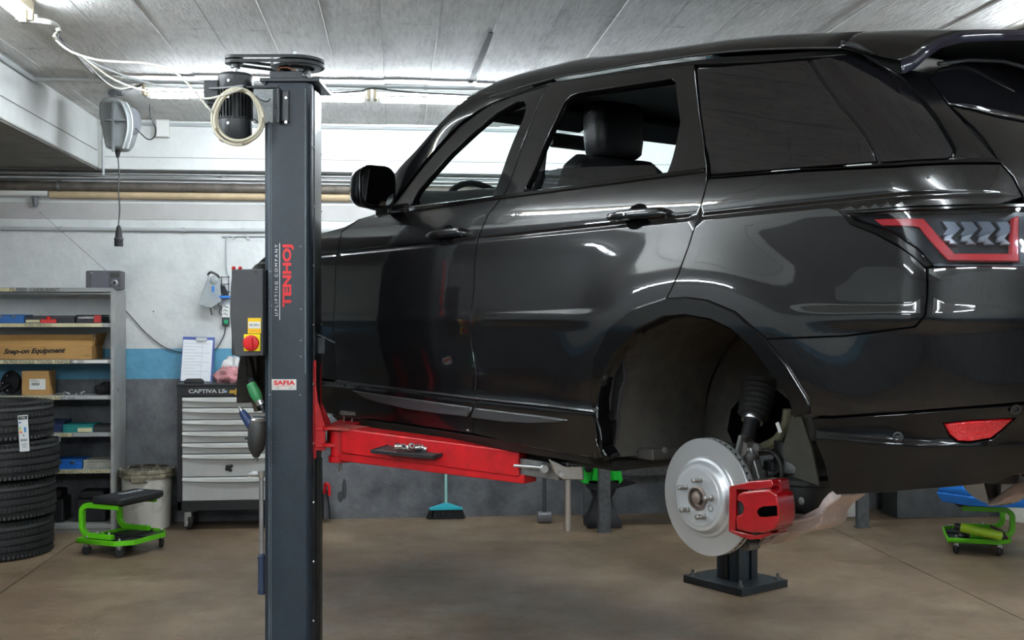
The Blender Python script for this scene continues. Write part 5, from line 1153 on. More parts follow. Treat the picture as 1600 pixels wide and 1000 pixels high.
# sill cladding, split under the door seam, with the sculpted leaf-shaped insert
panel('sill_panel', [('x', 2.42, .525), ('x', 2.235, .525), (743, 625), (737, 677), (700, 672), (640, 663), (581, 655), ('x', 2.1, .365), ('x', 2.42, .38)], paint, car)
panel('sill_panel', [(743, 625), (928, 645), (932, 690), (943, 716), (905, 712), (877, 707), (815, 697), (737, 677)], paint, car)
ins = mat('insert_satin_grey', (.035, .037, .04, 1), .3, coat=.3)
leafoff = lambda u, z: .003 + .22 * max(0, (.50 - z)) * .8
panel('sill_insert', [(551, 610), (600, 617), (660, 625), (738, 636), (734, 651), (690, 646), (640, 639), (595, 629), (568, 620)], ins, car, off=leafoff, thick=.03, grid=.02)
panel('sill_insert', [(743, 637), (800, 644), (850, 650), (889, 656), (870, 660), (830, 661), (790, 659), (739, 652)], ins, car, off=leafoff, thick=.03, grid=.02)
panel('sill_strip', [('x', 2.235, .531), ('x', 2.235, .521), (743, 624), (927, 644), (927, 640), (743, 620.5)], mat('strip_chrome_dark', '5b5d60', .25, .9), car, off=.003, gap=.0005, thick=.01, rim=.001, grid=.02)
# side glass and pillars behind the rear door
panel('quarter_glass', [(1108, 272), (1100, 225), (1092, 165), (1087, 106), (1180, 98), (1261, 92), (1310, 165), (1369, 252), (1240, 262)], tint, car, thick=.006, off=-.004, label='dark tinted side glass')
panel('rear_side_glass', [(1266, 92), (1290, 88), (1340, 84), (1405, 122), (1440, 158), (1475, 205), (1491, 233), (1489, 243), (1478, 246), (1374, 253), (1315, 165)], tint, car, thick=.006, off=-.004, gap=.002, label='dark tinted fixed glass')
panel('waist_trim', [(1109, 276), (1240, 266), (1374, 257), (1478, 250), (1560, 247), (1564, 253), (1400, 258), (1250, 265), (1109, 277.5)], gloss, car, thick=.02, off=.001, gap=.0008)
panel('rear_pillar', [(1345, 82), (1392, 104), (1425, 110), (1446, 124), (1484, 166), (1520, 207), (1560, 249), (1480, 249), (1491, 243), (1494, 232), (1478, 203), (1442, 155), (1407, 119)], paint, car)
panel('roof_rail_panel', [(862, 128), (1000, 104.5), (1120, 89), (1240, 82), (1352, 79), (1345, 83), (1290, 87), (1180, 96), (1085, 99), (1000, 109), (900, 123)], rail_m, car, thick=.02, off=-.002, gap=.001)
panel('roof_rail_panel', [(762, 167), (800, 149.5), (859, 130), (863, 121), (805, 140), (768, 156)], gloss, car, thick=.02, off=-.002, gap=.001, grid=.02)
panel('glass_gap_backing', [(1256, 91), (1276, 90), (1326, 165), (1386, 254), (1358, 256), (1300, 166)], satin, car, off=-.014, thick=.01, gap=.001)  # black backing added to block the bright gap between the side glasses
# tail light
ll = mat('tail_lamp_body', '3c3e43', .25); lens = glass('tail_lamp_lens', 'c9ced4', .72)
TL = [(1322, 333), (1350, 333), (1484, 327), (1599, 323), ('u', .62, 1.07), ('u', .62, .935), (1599, 413), (1456, 413), (1432, 388), (1395, 363), (1355, 350), (1335, 344)]
tl = panel('tail_lamp', TL, ll, car, off=-.035, thick=.02)
for sgn, tlo in zip((1, -1), tl):
    pass
red_l = mat('tail_lamp_red', 'ff4147', .25, coat=.8); wl = mat('tail_lamp_silver', 'b9bec6', .25, .6)
ST = [(1360, 341.5), (1441, 340), (1452, 352), (1493, 394), (1588, 394), (1592, 338), (1599, 336), (1599, 405), (1483, 403.5), (1434, 353), (1424, 351), (1372, 351)]
def pair_panel(name, pts, m, parents, **k):
    os_ = panel(name, pts, m, None, **k)
    for o_, p in zip(os_, parents): o_.parent = p
    return os_
pair_panel('light_strip', ST, red_l, tl, off=-.016, thick=.012, gap=.0005, grid=.02, label='red glowing-shape light strip')
for k in range(4):
    a = 1474 + k * 30
    w2 = 20 if k < 3 else 18
    pair_panel('lamp_chevron', [(a, 343), (a + w2, 343), (a + w2 + 10, 354), (a + w2, 364), (a, 364), (a + 9, 354)], mat('chevron_dim', '7d828a', .3, .5), tl, off=-.022, thick=.008, gap=.0002, grid=.02)
    pair_panel('lamp_chevron', [(a + 4, 367), (a + w2, 362), (a + w2 - 6, 369), (a + w2 + 4, 377), (a + w2 - 8, 377), (a + 12, 373), (a + 2, 373)], mat('chevron_bright', 'd3d6dc', .2, .4), tl, off=-.018, thick=.008, gap=.0002, grid=.02)
pair_panel('lamp_lens', TL, lens, tl, off=.0, thick=.004)
panel('lamp_surround', [(1312, 330), (1340, 329.5), (1484, 323), (1600, 318.5), (1600, 323), (1484, 326.5), (1350, 332.5), (1322, 333), (1336, 345), (1355, 351), (1395, 364), (1432, 389), (1455, 414), (1447, 417), (1430, 402), (1405, 383), (1370, 365), (1330, 350)], gloss, car, off=.002, gap=.0003, thick=.03)
# tailgate and rear glass
TG = [(1566, 256), (1563, 253), (1485, 165), (1484, 164), (1520, 171), (1554, 180), (1599, 189), ('u', .55, 1.26), ('u', .86, 1.24), ('u', .86, .905), ('u', .56, .93), ('u', .63, .935), ('u', .63, 1.07), (1600, 318), (1599, 306), (1584, 276)]
TG = [(1563, 253), (1485, 166), (1520, 173), (1554, 182), (1599, 191), ('u', .60, 1.27), ('u', .86, 1.25), ('u', .86, .905), ('u', .64, .91), ('u', .64, 1.09), (1600, 316), (1599, 306), (1584, 276)]
panel('tailgate', TG, paint, car)
panel('rear_window', [(1450, 122), (1483, 161), (1520, 168), (1554, 177), (1599, 186), ('u', .60, 1.285), ('u', .86, 1.27), ('u', .86, 1.57), ('u', .62, 1.56), (1590, 92), (1500, 95), (1470, 103)], tint, car, thick=.006, off=-.002, label='dark tinted rear window')
for sgn in (1, -1):
    pts = smooth_path([cpx(1524, 94, .52), cpx(1490, 98, .6), cpx(1462, 101, .66)], 6)
    if sgn == 1:
        build('wiper_arm', MB().tube([cpx(1460, 101, .64) + Vector((-.012, 0, 0)), cpx(1508, 95, .52) + Vector((-.012, 0, 0)), cpx(1560, 97, .42) + Vector((-.012, 0, 0)), cpx(1600, 108, .34) + Vector((-.012, 0, 0))], .006, 6), satin, car)

# ---- roof, windscreen, bonnet
RL = [(1.56, .735, 1.655), (1.387, .715, 1.683), (1.23, .706, 1.69), (1.01, .699, 1.692), (.75, .712, 1.672), (.487, .727, 1.65), (.119, .750, 1.611), (-.199, .777, 1.559), (-.40, .778, 1.521)]
ry = pchip([(-p[0], p[1]) for p in RL]); rz_ = pchip([(-p[0], p[2]) for p in RL])
def roof_pt(x, s, dz=0.):      # s = -1..1 across
    y0, z0 = ry(-x) + .002, rz_(-x); a = abs(s); e = 1 - (1 - a) ** 1.0
    d = (1 - a) ** 1.7 * y0; rise = (.064 + .024 * sst((x - .4) / .8)) * (1 - math.exp(-d / .05)) + (.012 + .018 * sst(x / 1.)) * (1 - ((y0 - d) / y0) ** 2)
    rise += .01 * sst((x - 1.0) / .5) * (1 if d > .02 else 0)
    return (x, math.copysign(y0 - d, s), z0 + rise + dz)
def roof_grid(xa, xb, dz=0., nu=28, nv=44, bow=0.): 
    def fn(u, v):
        s = -1 + 2 * v; x = xa + (xb - xa) * u
        if bow: x += bow * (1 - s * s) * (1 - u)
        return roof_pt(x, s, dz)
    return MB().grid(fn, nu, nv)
build('roof', roof_grid(1.53, -.36, bow=.08), paint, car, thick=.004, smooth=60)
build('headliner', roof_grid(1.50, -.34, -.085, bow=.08), head_m, car, smooth=60)
for sgn in (1, -1):
    ed = [Vector((x, sgn * (ry(-x) + .004), rz_(-x) + .002)) for x in [1.5 - .0475 * k for k in range(40)]]
    build('roof_edge_trim', MB().tube(ed, .0028, 6), mat('edge_bright', '6d7073', .25, .8), car)
# spoiler: roof extension with a drooping side fin
edge = [(-.36, .779, 1.530, 1.550), (-.42, .780, 1.505, 1.530), (-.48, .778, 1.463, 1.485), (-.545, .778, 1.428, 1.462), (-.575, .768, 1.436, 1.468), (-.60, .752, 1.462, 1.49), (-.62, .725, 1.487, 1.512), (-.645, .67, 1.505, 1.532), (-.675, .59, 1.515, 1.541), (-.71, .50, 1.522, 1.547), (-.74, .36, 1.53, 1.556), (-.76, .18, 1.535, 1.562), (-.77, 0, 1.537, 1.565)]
bluish = mat('spoiler_lip_paint', (.006, .006, .013, 1), .3, coat=1., spec=.1)
edgef = edge + [(x, -y, a, b_) for x, y, a, b_ in reversed(edge[:-1])]
def spoil_top(u, v):
    n_ = len(edgef) - 1; f = v * n_; i = min(int(f), n_ - 1); t_ = f - i; e0, e1 = edgef[i], edgef[i + 1]
    ex, ey, ez = (e0[0] + (e1[0] - e0[0]) * t_, e0[1] + (e1[1] - e0[1]) * t_, e0[3] + (e1[3] - e0[3]) * t_)
    s = max(-1, min(1, 1 - 2 * v)); sy_ = math.copysign(1, ey) * min(abs(ey) / .785, 1)
    a = 1 - abs(sy_); q_ = a ** .59 if a > 0 else 0
    r = Vector(roof_pt(-.355, math.copysign(1 - q_, ey) if abs(ey) > 1e-6 else 0.0001))
    e = Vector((ex, ey, ez)); m_ = r.lerp(e, u); m_.z += .006 * math.sin(math.pi * u) * (1 - abs(sy_) ** 6); return m_
build('spoiler', MB().grid(spoil_top, 10, 96), paint, car, smooth=60, thick=.003)
lipr = [[Vector((x, y, b_)), Vector((x - .006 * (1 if abs(y) < .77 else .2), y * 1.002, (a + b_) / 2)), Vector((x, y, a)), Vector((x + .035, y * .965, a + .012))] for x, y, a, b_ in edgef]
lr = []
for i in range(3, len(lipr) - 4):
    for k in range(4): lr.append([lipr[i][j].lerp(lipr[i + 1][j], k / 4) for j in range(4)])
lr.append(lipr[-4])
build('spoiler_lip', MB().loft(lr, closed=False, cap=False), bluish, car, smooth=50, thick=.003)
build('spoiler_underside', MB().grid(lambda u, v: Vector(edgef[min(int(v * (len(edgef) - 1)), len(edgef) - 1)][:3]).lerp(Vector((-.40, edgef[min(int(v * (len(edgef) - 1)), len(edgef) - 1)][1] * .93, 1.545)), u) , 2, len(edgef) - 1), mat('spoiler_underside', (.004, .004, .004, 1), .7, spec=.1), car)
build('roof_aerial', MB().prism([(-.08, 0), (-.02, .028), (.05, .034), (.055, 0)], lambda a, b_, y: (-.40 - a, y, 1.655 + b_), -.012, .012), satin, car, bevel=.004)
# A pillars and windscreen
SL = [(2.02, .895, 1.20), (1.93, .893, 1.30), (1.847, .878, 1.416), (1.737, .838, 1.508), (1.617, .788, 1.616), (1.52, .722, 1.706), (1.40, .69, 1.722), (1.25, .68, 1.728)]
DL = [(1.98, .925, 1.20), (1.84, .922, 1.27), (1.71, .862, 1.41), (1.60, .80, 1.53), (1.50, .755, 1.61), (1.38, .722, 1.655), (1.25, .714, 1.668), (1.1, .705, 1.68)]
SLs, DLs = smooth_path(SL, 6), smooth_path(DL, 6)
for sgn in (1, -1):
    f = lambda p, dx=0, dy=0: Vector((p.x + dx, sgn * (p.y + dy), p.z))
    build('windscreen_pillar', MB().loft([[f(a), f(a.lerp(b_, .5), 0, .012), f(b_), f(b_, -.02, -.05), f(a, -.02, -.05)] for a, b_ in zip(SLs, DLs)]), paint, car, smooth=45)
def wsc(u, v):
    f = u * 30; i = min(int(f), len(SLs) - 2); p = SLs[i].lerp(SLs[i + 1], f - i); s = -1 + 2 * v
    return (p.x - .005 + (.16 - .08 * u) * (1 - s * s), s * (p.y - .01), p.z + .025 * u * (1 - s * s))
build('windscreen', MB().grid(wsc, 16, 28), clear, car, smooth=60)
def bon(u, v):
    s = -1 + 2 * v; x = 2.02 + 1.72 * u; y0 = .90 - .10 * u ** 3; x2 = x + (.18 * (1 - s * s)) * (1 - u) + .10 * (1 - s * s) * u
    return (x2, s * y0, 1.235 - .12 * u - .15 * u ** 4 + .045 * (1 - s * s) - .03 * abs(s) ** 8 + .012 * math.exp(-((abs(s) - .72) / .05) ** 2))
build('bonnet', MB().grid(bon, 24, 36), paint, car, smooth=60, thick=.01)
build('cowl', MB().box((2.08, 0, 1.17), (.2, 1.7, .04)), satin, car, bevel=.01)
# front bumper wraps round the nose
panel('front_bumper', [('x', 3.5, .44), ('x', 3.5, .93), ('x', 4.2, .93), ('x', 4.70, .92), ('x', 4.70, .30), ('x', 4.2, .28), ('x', 3.55, .30), ('x', 3.38, .40)], paint, car, gap=.003)
panel('bumper_step', [('x', 3.5, .94), ('x', 3.3, 1.01), ('x', 4.2, 1.03), ('x', 4.70, 1.03), ('x', 4.70, .94)], gloss, car)
build('grille', MB().box((3.86, 0, .75), (.03, .9, .22)), satin, car, bevel=.02)

# ---- door mirrors
for sgn in (1, -1):
    hp = [(555, 300), (556, 282), (562, 268), (578, 262), (600, 262), (612, 268), (615, 285), (612, 315), (606, 325), (590, 327), (568, 320), (559, 312)]
    y_ = 1.06; pts = [cpx(px, py, y_) for px, py in hp]; c0 = sum(pts, Vector()) / len(pts)
    nd = (C(0, 1)); nd = Vector((.93, -.1, 0)).normalized()
    # the shell: mirror glass faces rearwards, the cover bulges forward
    W_ = .086; Hh = .090
    cc = cpx(588, 293, 1.05)
    sh = [];
    for k, (sx_k, dx_) in enumerate(((1.0, 0), (1.03, .02), (1.0, .05), (.85, .09), (.55, .115), (.2, .125))):
        sh.append([cc + Vector((dx_, a * sx_k, b_ * sx_k)) for a, b_ in ((p[0], p[1] * (1 - .12 * (p[0] > 0))) for p in rrect(W_ * 2, Hh * 2, .05, 5))])
    shell = MB().loft([[Vector((p.x, p.y * sgn, p.z)) for p in r] for r in sh])
    mr = build('door_mirror', shell, paint, car, smooth=50)
    ex = lambda p: Vector((p.x, p.y * sgn, p.z))
    build('mirror_bezel', MB().prism(rrect(W_ * 1.95, Hh * 1.95, .05, 5), lambda a, b_, x: ex(cc + Vector((x, a, b_))), -.012, .0), gloss, mr, bevel=.003)
    build('mirror_glass', MB().prism(rrect(W_ * 1.62, Hh * 1.6, .04, 5), lambda a, b_, x: ex(cc + Vector((x, a, b_))), -.016, -.011), mat('mirror_silver', 'f0f2f2', .02, 1.), mr)
    build('mirror_arm', MB().loft([[ex(Vector((cc.x + .05 + a, .90, 1.262 + b_))) for a, b_ in ((-.06, -.02), (.07, -.02), (.07, .02), (-.06, .02))], [ex(cc + Vector((.05 + a, -.05, -.085 + b_))) for a, b_ in ((-.05, -.02), (.05, -.02), (.05, .015), (-.05, .015))]]), paint, mr, bevel=.006)
# ---- door handles: flat black ellipse painted as the cup's shade, and pull bar
for (pa, pb, dr) in (((952, 342), (1045, 334), rear_door), ((670, 371), (730, 364), front_door)):
    a, na = on_body(*pa); b_, nb_ = on_body(*pb); m_ = (a + b_) / 2
    for sgn, d_ in zip((1, -1), dr):
        ex = lambda p: Vector((p.x, p.y * sgn, p.z))
        hpts = [a + na * .004, a.lerp(b_, .08) + na * .022, a.lerp(b_, .3) + na * .034, a.lerp(b_, .7) + na * .036, a.lerp(b_, .95) + na * .028, b_ + na * .003]
        rings = []
        for i, (p, h_) in enumerate(zip(hpts, (.006, .013, .016, .017, .016, .012))): rings.append([ex(p + Vector((0, dy, dz))) for dy, dz in ((-.008, -h_), (.004, -h_ * .8), (.009, 0), (.004, h_ * .8), (-.008, h_))])
        hb = build('door_handle', MB().loft(rings), paint, d_, smooth=50)
        cpt = a.lerp(b_, .48)
        rr = []
        for k in range(1, 7):
            ang = k / 6 * math.pi / 2
            rr.append([ex(Vector((cpt.x + math.cos(t_) * .052 * math.sin(ang), 0, cpt.z + math.sin(t_) * .040 * math.sin(ang))) + Vector((0, hw(cpt.x, cpt.z + math.sin(t_) * .04) + .0015 - .0 * math.cos(ang), 0))) for t_ in [2 * math.pi * i / 24 for i in range(24)]])
        build('handle_cup_shade', MB().loft(rr, cap=True), mat('cup_shade_black', (.0015, .0015, .0015, 1), .9, spec=.05), d_, smooth=50)
        if pa[0] > 900: build('key_cover', MB().lathe([(.004, 0), (.004, .002)], ex(a.lerp(b_, .45) + na * .045), (0, sgn, 0), 12), steel, hb)

# ---- half lowered rear window and the inside of the doors
panel('rear_door_glass', [(812, 312), (830, 262), (860, 257), (1011, 250), (1019, 281), (900, 298)], halft, car, off=-.03, gap=.0005, thick=.004, label='half lowered tinted glass')
SXi = [('x', 2.2, .38), ('x', 2.2, 1.20), ('x', 1.7, 1.225), ('x', .45, 1.215), ('x', .45, .38)]
panel('door_lining', SXi, trim_in, car, off=-.075, thick=.01, grid=.06)
panel('cargo_lining', [('x', .48, .86), ('x', .48, 1.2), ('x', -.55, 1.17), ('x', -.55, .86)], trim_in, car, off=-.09, thick=.01, grid=.06)
# window frames, inner lining of pillars
panel('pillar_lining', [(859, 137), (800, 305), (762, 330), (790, 290), (822, 200), (846, 137)], trim_in, car, off=-.05, thick=.02, grid=.05)
build('cabin_floor', MB().box((1.45, 0, .36), (1.9, 1.70, .04)).box((-.12, 0, .66), (1.2, .90, .42)), under, car, bevel=.02)
build('firewall', MB().box((2.25, 0, .75), (.04, 1.75, .85)), under, car)
build('engine_block', MB().box((3.0, 0, .65), (1.1, .95, .7)), under, car, bevel=.05)
# dashboard, steering wheel, seats
def dash(u, v):
    y = -.86 + 1.72 * v; prof = [(1.62, 1.0), (1.64, 1.2), (1.68, 1.30), (1.76, 1.345), (1.88, 1.345), (1.98, 1.24)]
    f = u * 5; i = min(int(f), 4); t_ = f - i; x = prof[i][0] + (prof[i + 1][0] - prof[i][0]) * t_; z = prof[i][1] + (prof[i + 1][1] - prof[i][1]) * t_
    z += .035 * math.exp(-((y - .40) / .2) ** 2) * (1 if .3 < u < .9 else .3); return (x, y, z)
build('dashboard', MB().grid(dash, 15, 40), mat('dash_grey', '3a3d3e', .6), car, smooth=60)
sc_ = cpx(757, 318, .40); ax_ = Vector((-.85, 0, .5)).normalized()
pts = []
u_, v_ = ax_.orthogonal().normalized(), None; v_ = ax_.cross(u_)
for k in range(37): a = 2 * math.pi * k / 36; pts.append(sc_ + Vector((.0, 0, -.06)) + (u_ * math.cos(a) + v_ * math.sin(a)) * .185)
sw_ = build('steering_wheel', MB().tube(pts, .015, 8), trim_in, car)
build('wheel_hub', MB().box(sc_ + Vector((.02, 0, -.06)), (.05, .16, .12)).box(sc_ + Vector((.02, 0, -.06)), (.02, .34, .03)), trim_in, sw_, bevel=.015)
leather = mat('seat_leather', '1d1e20', .38, bump=.25, bscale=200)
for sgn in (1, -1):
    yy = .38 * sgn
    st_ = build('front_seat', MB().loft([[Vector((x, yy + a * w2, z)) for a in (-1, -.8, .8, 1)] + [Vector((x - t_, yy + a * w2, z - .01)) for a in (1, .8, -.8, -1)] for x, z, w2, t_ in ((1.18, .70, .25, .14), (1.16, .90, .26, .13), (1.12, 1.10, .26, .12), (1.08, 1.30, .25, .11), (1.06, 1.39, .23, .10), (1.055, 1.435, .17, .08))]), leather, car, bevel=.03, seg=3)
    hc_ = cpx(959, 205, .38); hc_ = Vector((hc_.x, yy, hc_.z - .0))
    build('headrest', MB().loft([[hc_ + Vector((x, y, z)) for x, y in rrect(.13 * s_, .25 * s2, .05 * s_, 4)] for z, s_, s2 in ((-.105, .75, .8), (-.09, .95, .93), (-.03, 1, 1), (.05, 1, 1), (.09, .9, .96), (.105, .65, .85))]), leather, st_, smooth=50)
    for dy in (-.05, .05): build('headrest_post', MB().tube([hc_ + Vector((.0, dy, -.1)), hc_ + Vector((.02, dy, -.25))], .006, 8), steel, st_)
    build('seat_cushion', MB().box((1.36, yy, .64), (.5, .5, .18)), leather, st_, bevel=.05, seg=3)
build('rear_bench', MB().box((.30, 0, .62), (.5, .9, .2)).box((.04, 0, .92), (.16, .9, .55), M=Matrix.Rotation(-.2, 4, 'Y')), leather, car, bevel=.05, seg=3)
im_ = cpx(893, 222, .05); build('interior_mirror', MB().box(im_ + Vector((0, 0, 0)), (.035, .24, .065)), mat('mirror_frame', '2a2a2c', .4), car, bevel=.01)
for sgn in (1, -1): build('sun_visor', MB().box((1.50, sgn * .37, 1.665), (.19, .58, .022), M=Matrix.Rotation(.25, 4, 'Y')), head_m, car, bevel=.008)
build('windscreen_header', MB().grid(lambda u, v: (1.56 - .10 * u + .08 * (1 - (2 * v - 1) ** 2), .68 * (2 * v - 1), 1.70 - .03 * u - .02 * (2 * v - 1) ** 2), 3, 16), head_m, car, thick=.02)
for sgn in (1, -1): build('seat_belt', MB().loft([[Vector((.99, sgn * .80 + a, 1.5)) , Vector((.99, sgn * .80 + a * 0, 1.5)) + Vector((0, 0, .0001)), Vector((.95, sgn * .77, .9)), Vector((.95 , sgn * .77 + a, .9))] for a in (.0, .004)]), black_rubber, car) if False else build('seat_belt', MB().box((1.0, sgn * .765, 1.25), (.048, .004, .75), M=Matrix.Rotation(sgn * .14, 4, 'X')), black_rubber, car)

# ---- wheel wells
def well(cx, nm, xr0, xr1):
    for sgn in (1, -1):
        rr = .455
        def fn(u, v):
            a = R(-5 + 184 * u); y = .955 - .47 * v; r = rr + .02 * math.sin(3 * a) * v - .03 * v
            return (cx + r * math.cos(a), sgn * y, .40 + r * math.sin(a) * (1 + .05 * v) + .012 * math.sin(a * 7) * v)
        ln = build('wheel_liner', MB().grid(fn, 40, 8), felt, car, smooth=60, label='felt wheel-arch liner' if cx == 0 else None)
        n_ = 30; ring = [Vector((cx + .43 * math.cos(R(-5 + 184 * k / n_)), sgn * .49, .40 + .45 * math.sin(R(-5 + 184 * k / n_)))) for k in range(n_ + 1)]
        build('liner_back', MB().add(ring, [tuple(range(n_ + 1))]), felt, ln)
        if sgn == 1 and cx == 0:
            for a0, a1 in ((118, 150), (95, 112)):
                build('liner_rib', MB().tube(smooth_path([Vector((cx + .40 * math.cos(R(a)), y, .40 + .40 * math.sin(R(a)))) for a, y in ((a0 + 60, .80), (a0 + 50, .70), (a0 + 44, .6), (a0 + 40, .52))], 5), .022, 8), felt, ln)
well(0, 'rear', 0, 0); well(2.92, 'front', 0, 0)
# ---- underbody
build('underbody', MB().box((1.45, 0, .325), (1.9, 1.66, .05)).box((-.68, 0, .49), (.20, 1.2, .1)), under, car, bevel=.02)
for sgn in (1, -1):
    build('sill_underside', MB().loft([[Vector((x, sgn * .945, .372)), Vector((x, sgn * .90, .33)), Vector((x, sgn * .62, .315)), Vector((x, sgn * .62, .35))] for x in (2.3, 1.4, .52)]), under, car)
build('liner_bracket', MB().box(cpx(1015, 706, .72), (.16, .12, .035)), mat('bracket_dark', '2c2b29', .6), car, bevel=.006)
for px in (992, 1040): build('bracket_bolt', MB().lathe([(.01, 0), (.01, .006)], cpx(px, 703, .79), (0, 1, 0), 8), dull_steel, car)

# ---- rear brake and suspension (both sides)
hubc = cpx(1098, 777, .81)
disc_m = mat('disc_face', 'c3c5c6', .28, .75); hat_m = mat('disc_hat', 'b4b7b9', .4, .6)
cal = mat('caliper_red', '85070f', .25, coat=.6, noise=.15, nscale=20)
alu = mat('cast_aluminium', 'ccbcb8', .55, .15, noise=.25, nscale=20, bump=.3, bscale=200)
RDs = .177
def brake(hub, sgn, full):
    ex = lambda p: Vector((p.x, hub.y * sgn if False else p.y * sgn, p.z))
    ax = Vector((0, sgn, 0)); h = Vector((hub.x, hub.y * sgn, hub.z))
    ds = build('brake_disc', MB().lathe([(.118, -.002), (.121, -.010), (.123, -.012), (RDs - .001, -.012), (RDs, -.013), (RDs, -.021), (RDs - .008, -.022), (RDs - .008, -.030), (RDs, -.031), (RDs, -.04), (RDs - .001, -.041), (.10, -.041)], h, ax, 96, cap=False), disc_m, car, smooth=30)
    build('disc_hat', MB().lathe([(.118, -.002), (.110, .001), (.106, .006), (.102, .014), (.098, .017), (.086, .018), (.084, .020), (.034, .020), (.034, .012), (.001, .012)], h, ax, 64, cap=False), hat_m, ds, smooth=30)
    for k in range(48):
        a = 2 * math.pi * k / 48
        M = frame(h + ax * -.026 + Vector((math.cos(a), 0, math.sin(a))) * (RDs - .006), (math.cos(a), 0, math.sin(a)), (0, 1, 0))
        build('cooling_vane', MB().box((0, 0, 0), (.011, .0085, .006), M=M), under, ds, smooth=0)
    hb = build('wheel_hub', MB().lathe([(.033, .01), (.036, .026), (.030, .028), (.028, .018), (.018, .016), (.018, .03), (.012, .034), (.001, .034)], h, ax, 28, cap=False), mat('rusty_hub', '7d7068', .5, .7, noise=.4, nscale=40), ds)
    for k in range(5):
        a = R(72 * k + 100); c_ = h + Vector((math.cos(a) * .057 * 1.0, 0, math.sin(a) * .057))
        build('wheel_stud', MB().lathe([(.009, .018), (.009, .030), (.0075, .031), (.0075, .052), (.005, .055)], c_, ax, 14), mat('stud_steel', '8f8c88', .4, .8), ds)
    a = R(-25); build('hat_hole', MB().lathe([(.011, .0185), (.011, .0205), (.008, .021), (.006, .019)], h + Vector((math.cos(R(205)) * .057, 0, math.sin(R(205)) * .057)), ax, 16), dull_steel, ds)
    return ds
for sgn in (1, -1):
    brake(hubc, sgn, True); brake(Vector((2.92, .81, .26)), sgn, False)
    ex = lambda p: Vector((p.x, p.y * sgn, p.z))
    Yc = .865
    q2 = lambda px, py, y=Yc: cpx(px, py, y)
    def plate(name, pts, y0, y1, m, parent, bevel=.004, hole=None, label=None):
        P2 = [q2(px, py, y1) for px, py in pts]
        return build(name, MB().prism([(p.x, p.z) for p in P2], lambda a, b_, y: (a, y * sgn, b_), y0, y1), m, parent, bevel=bevel, label=label)
    # bracket: an open C frame bridging the disc edge
    cp = plate('brake_caliper', [(1151, 772), (1160, 768), (1176, 766), (1200, 764), (1213, 772), (1216, 792), (1216, 812), (1211, 826), (1196, 833), (1172, 833), (1150, 828), (1148, 806), (1158, 803), (1161, 794), (1158, 786), (1149, 783)], .79, .865, cal, car, .016, label='red brake caliper')
    plate('liner_opening_shade', [(1136, 672), (1142, 640), (1160, 618), (1185, 608), (1212, 610), (1234, 628), (1243, 655), (1240, 705), (1150, 705)], .488, .497, mat('opening_shade_black', (.001, .001, .001, 1), 1., spec=0), car, .001)  # black plate painted as the dark inside a hole in the liner
    plate('caliper_window_shade', [(1182, 800), (1185, 794), (1192, 791), (1213, 790), (1214, 806), (1195, 808), (1186, 807)], .862, .8665, mat('opening_shade_black', (.001, .001, .001, 1), 1., spec=0), cp, .002)  # black plate painted as the shade inside the caliper opening
    plate('bracket_frame', [(1139, 760), (1150, 757), (1149, 829), (1138, 829)], .775, .85, cal, cp, .003)
    plate('bracket_frame', [(1139, 760), (1170, 752), (1205, 749), (1208, 758), (1205, 763), (1175, 766), (1150, 765), (1146, 764)], .785, .85, cal, cp, .004)
    plate('bracket_frame', [(1138, 824), (1147, 829), (1180, 836), (1203, 831), (1208, 834), (1190, 842), (1172, 844), (1155, 839), (1138, 831)], .785, .85, cal, cp, .004)
    plate('bracket_frame', [(1206, 750), (1219, 749), (1221, 772), (1217, 800), (1219, 825), (1215, 833), (1205, 833), (1207, 800)], .785, .825, cal, cp, .005)
    for (pa, pb) in (((1204, 755), (1214, 754)), ((1201, 833), (1213, 829))): build('slide_boot', MB().lathe([(.014, 0), (.016, .006), (.012, .010), (.016, .014), (.012, .019), (.014, .026)], ex(q2(*pa, .80)), ex(q2(*pb, .80)) - ex(q2(*pa, .80)), 16), mat('boot_grey', '5c544b', .6), cp)
    plate('brake_pad', [(1150, 785), (1159, 784), (1164, 792), (1162, 802), (1157, 806), (1149, 806)], .785, .84, black_rubber, cp, .002)
    # lower control arm in cast aluminium
    ar = [(1186, 850), (1200, 838), (1218, 822), (1234, 810), (1262, 803), (1284, 792), (1291, 780), (1300, 770), (1312, 762), (1322, 776), (1300, 792), (1292, 803), (1290, 818), (1270, 830), (1240, 834), (1222, 840), (1208, 850), (1195, 853)]
    rr_ = []
    la = build('control_arm', MB().prism([(p.x, p.z) for p in (q2(px, py, .66) for px, py in ar)], lambda a, b_, y: (a, y * sgn, b_), .56, .68), alu, car, bevel=.014, seg=3, label='bare cast aluminium control arm')
    build('arm_rib', MB().tube(smooth_path([ex(q2(px, py, .684)) for px, py in ((1218, 826), (1236, 815), (1264, 810), (1288, 800))], 5), .006, 8), alu, la)
    build('arm_bushing', MB().lathe([(.02, 0), (.02, .05)], ex(q2(1181, 848, .67)), (0, sgn, 0), 18).lathe([(.010, .05), (.010, .062)], ex(q2(1181, 848, .67)), (0, sgn, 0), 8), dull_steel, la)
    build('upright_arm', MB().tube([ex(q2(1178, 846, .66)), ex(q2(1150, 800, .70)), ex(q2(1160, 740, .68)), ex(q2(1178, 708, .66))], [.022, .035, .028, .02], 12), mat('knuckle_grey', '4a4846', .6, .4), car)
    # air spring
    a0, a1 = q2(1256, 796, .52), q2(1256, 690, .52)
    build('air_spring', MB().lathe([(.085, 0), (.09, .03), (.09, .08), (.10, .085), (.10, .10), (.09, .11), (.10, .12), (.10, .14), (.09, .155), (.09, .21)], ex(a0), (0, 0, 1), 32), mat('spring_rubber', '0b0b0b', .5), car, smooth=40)
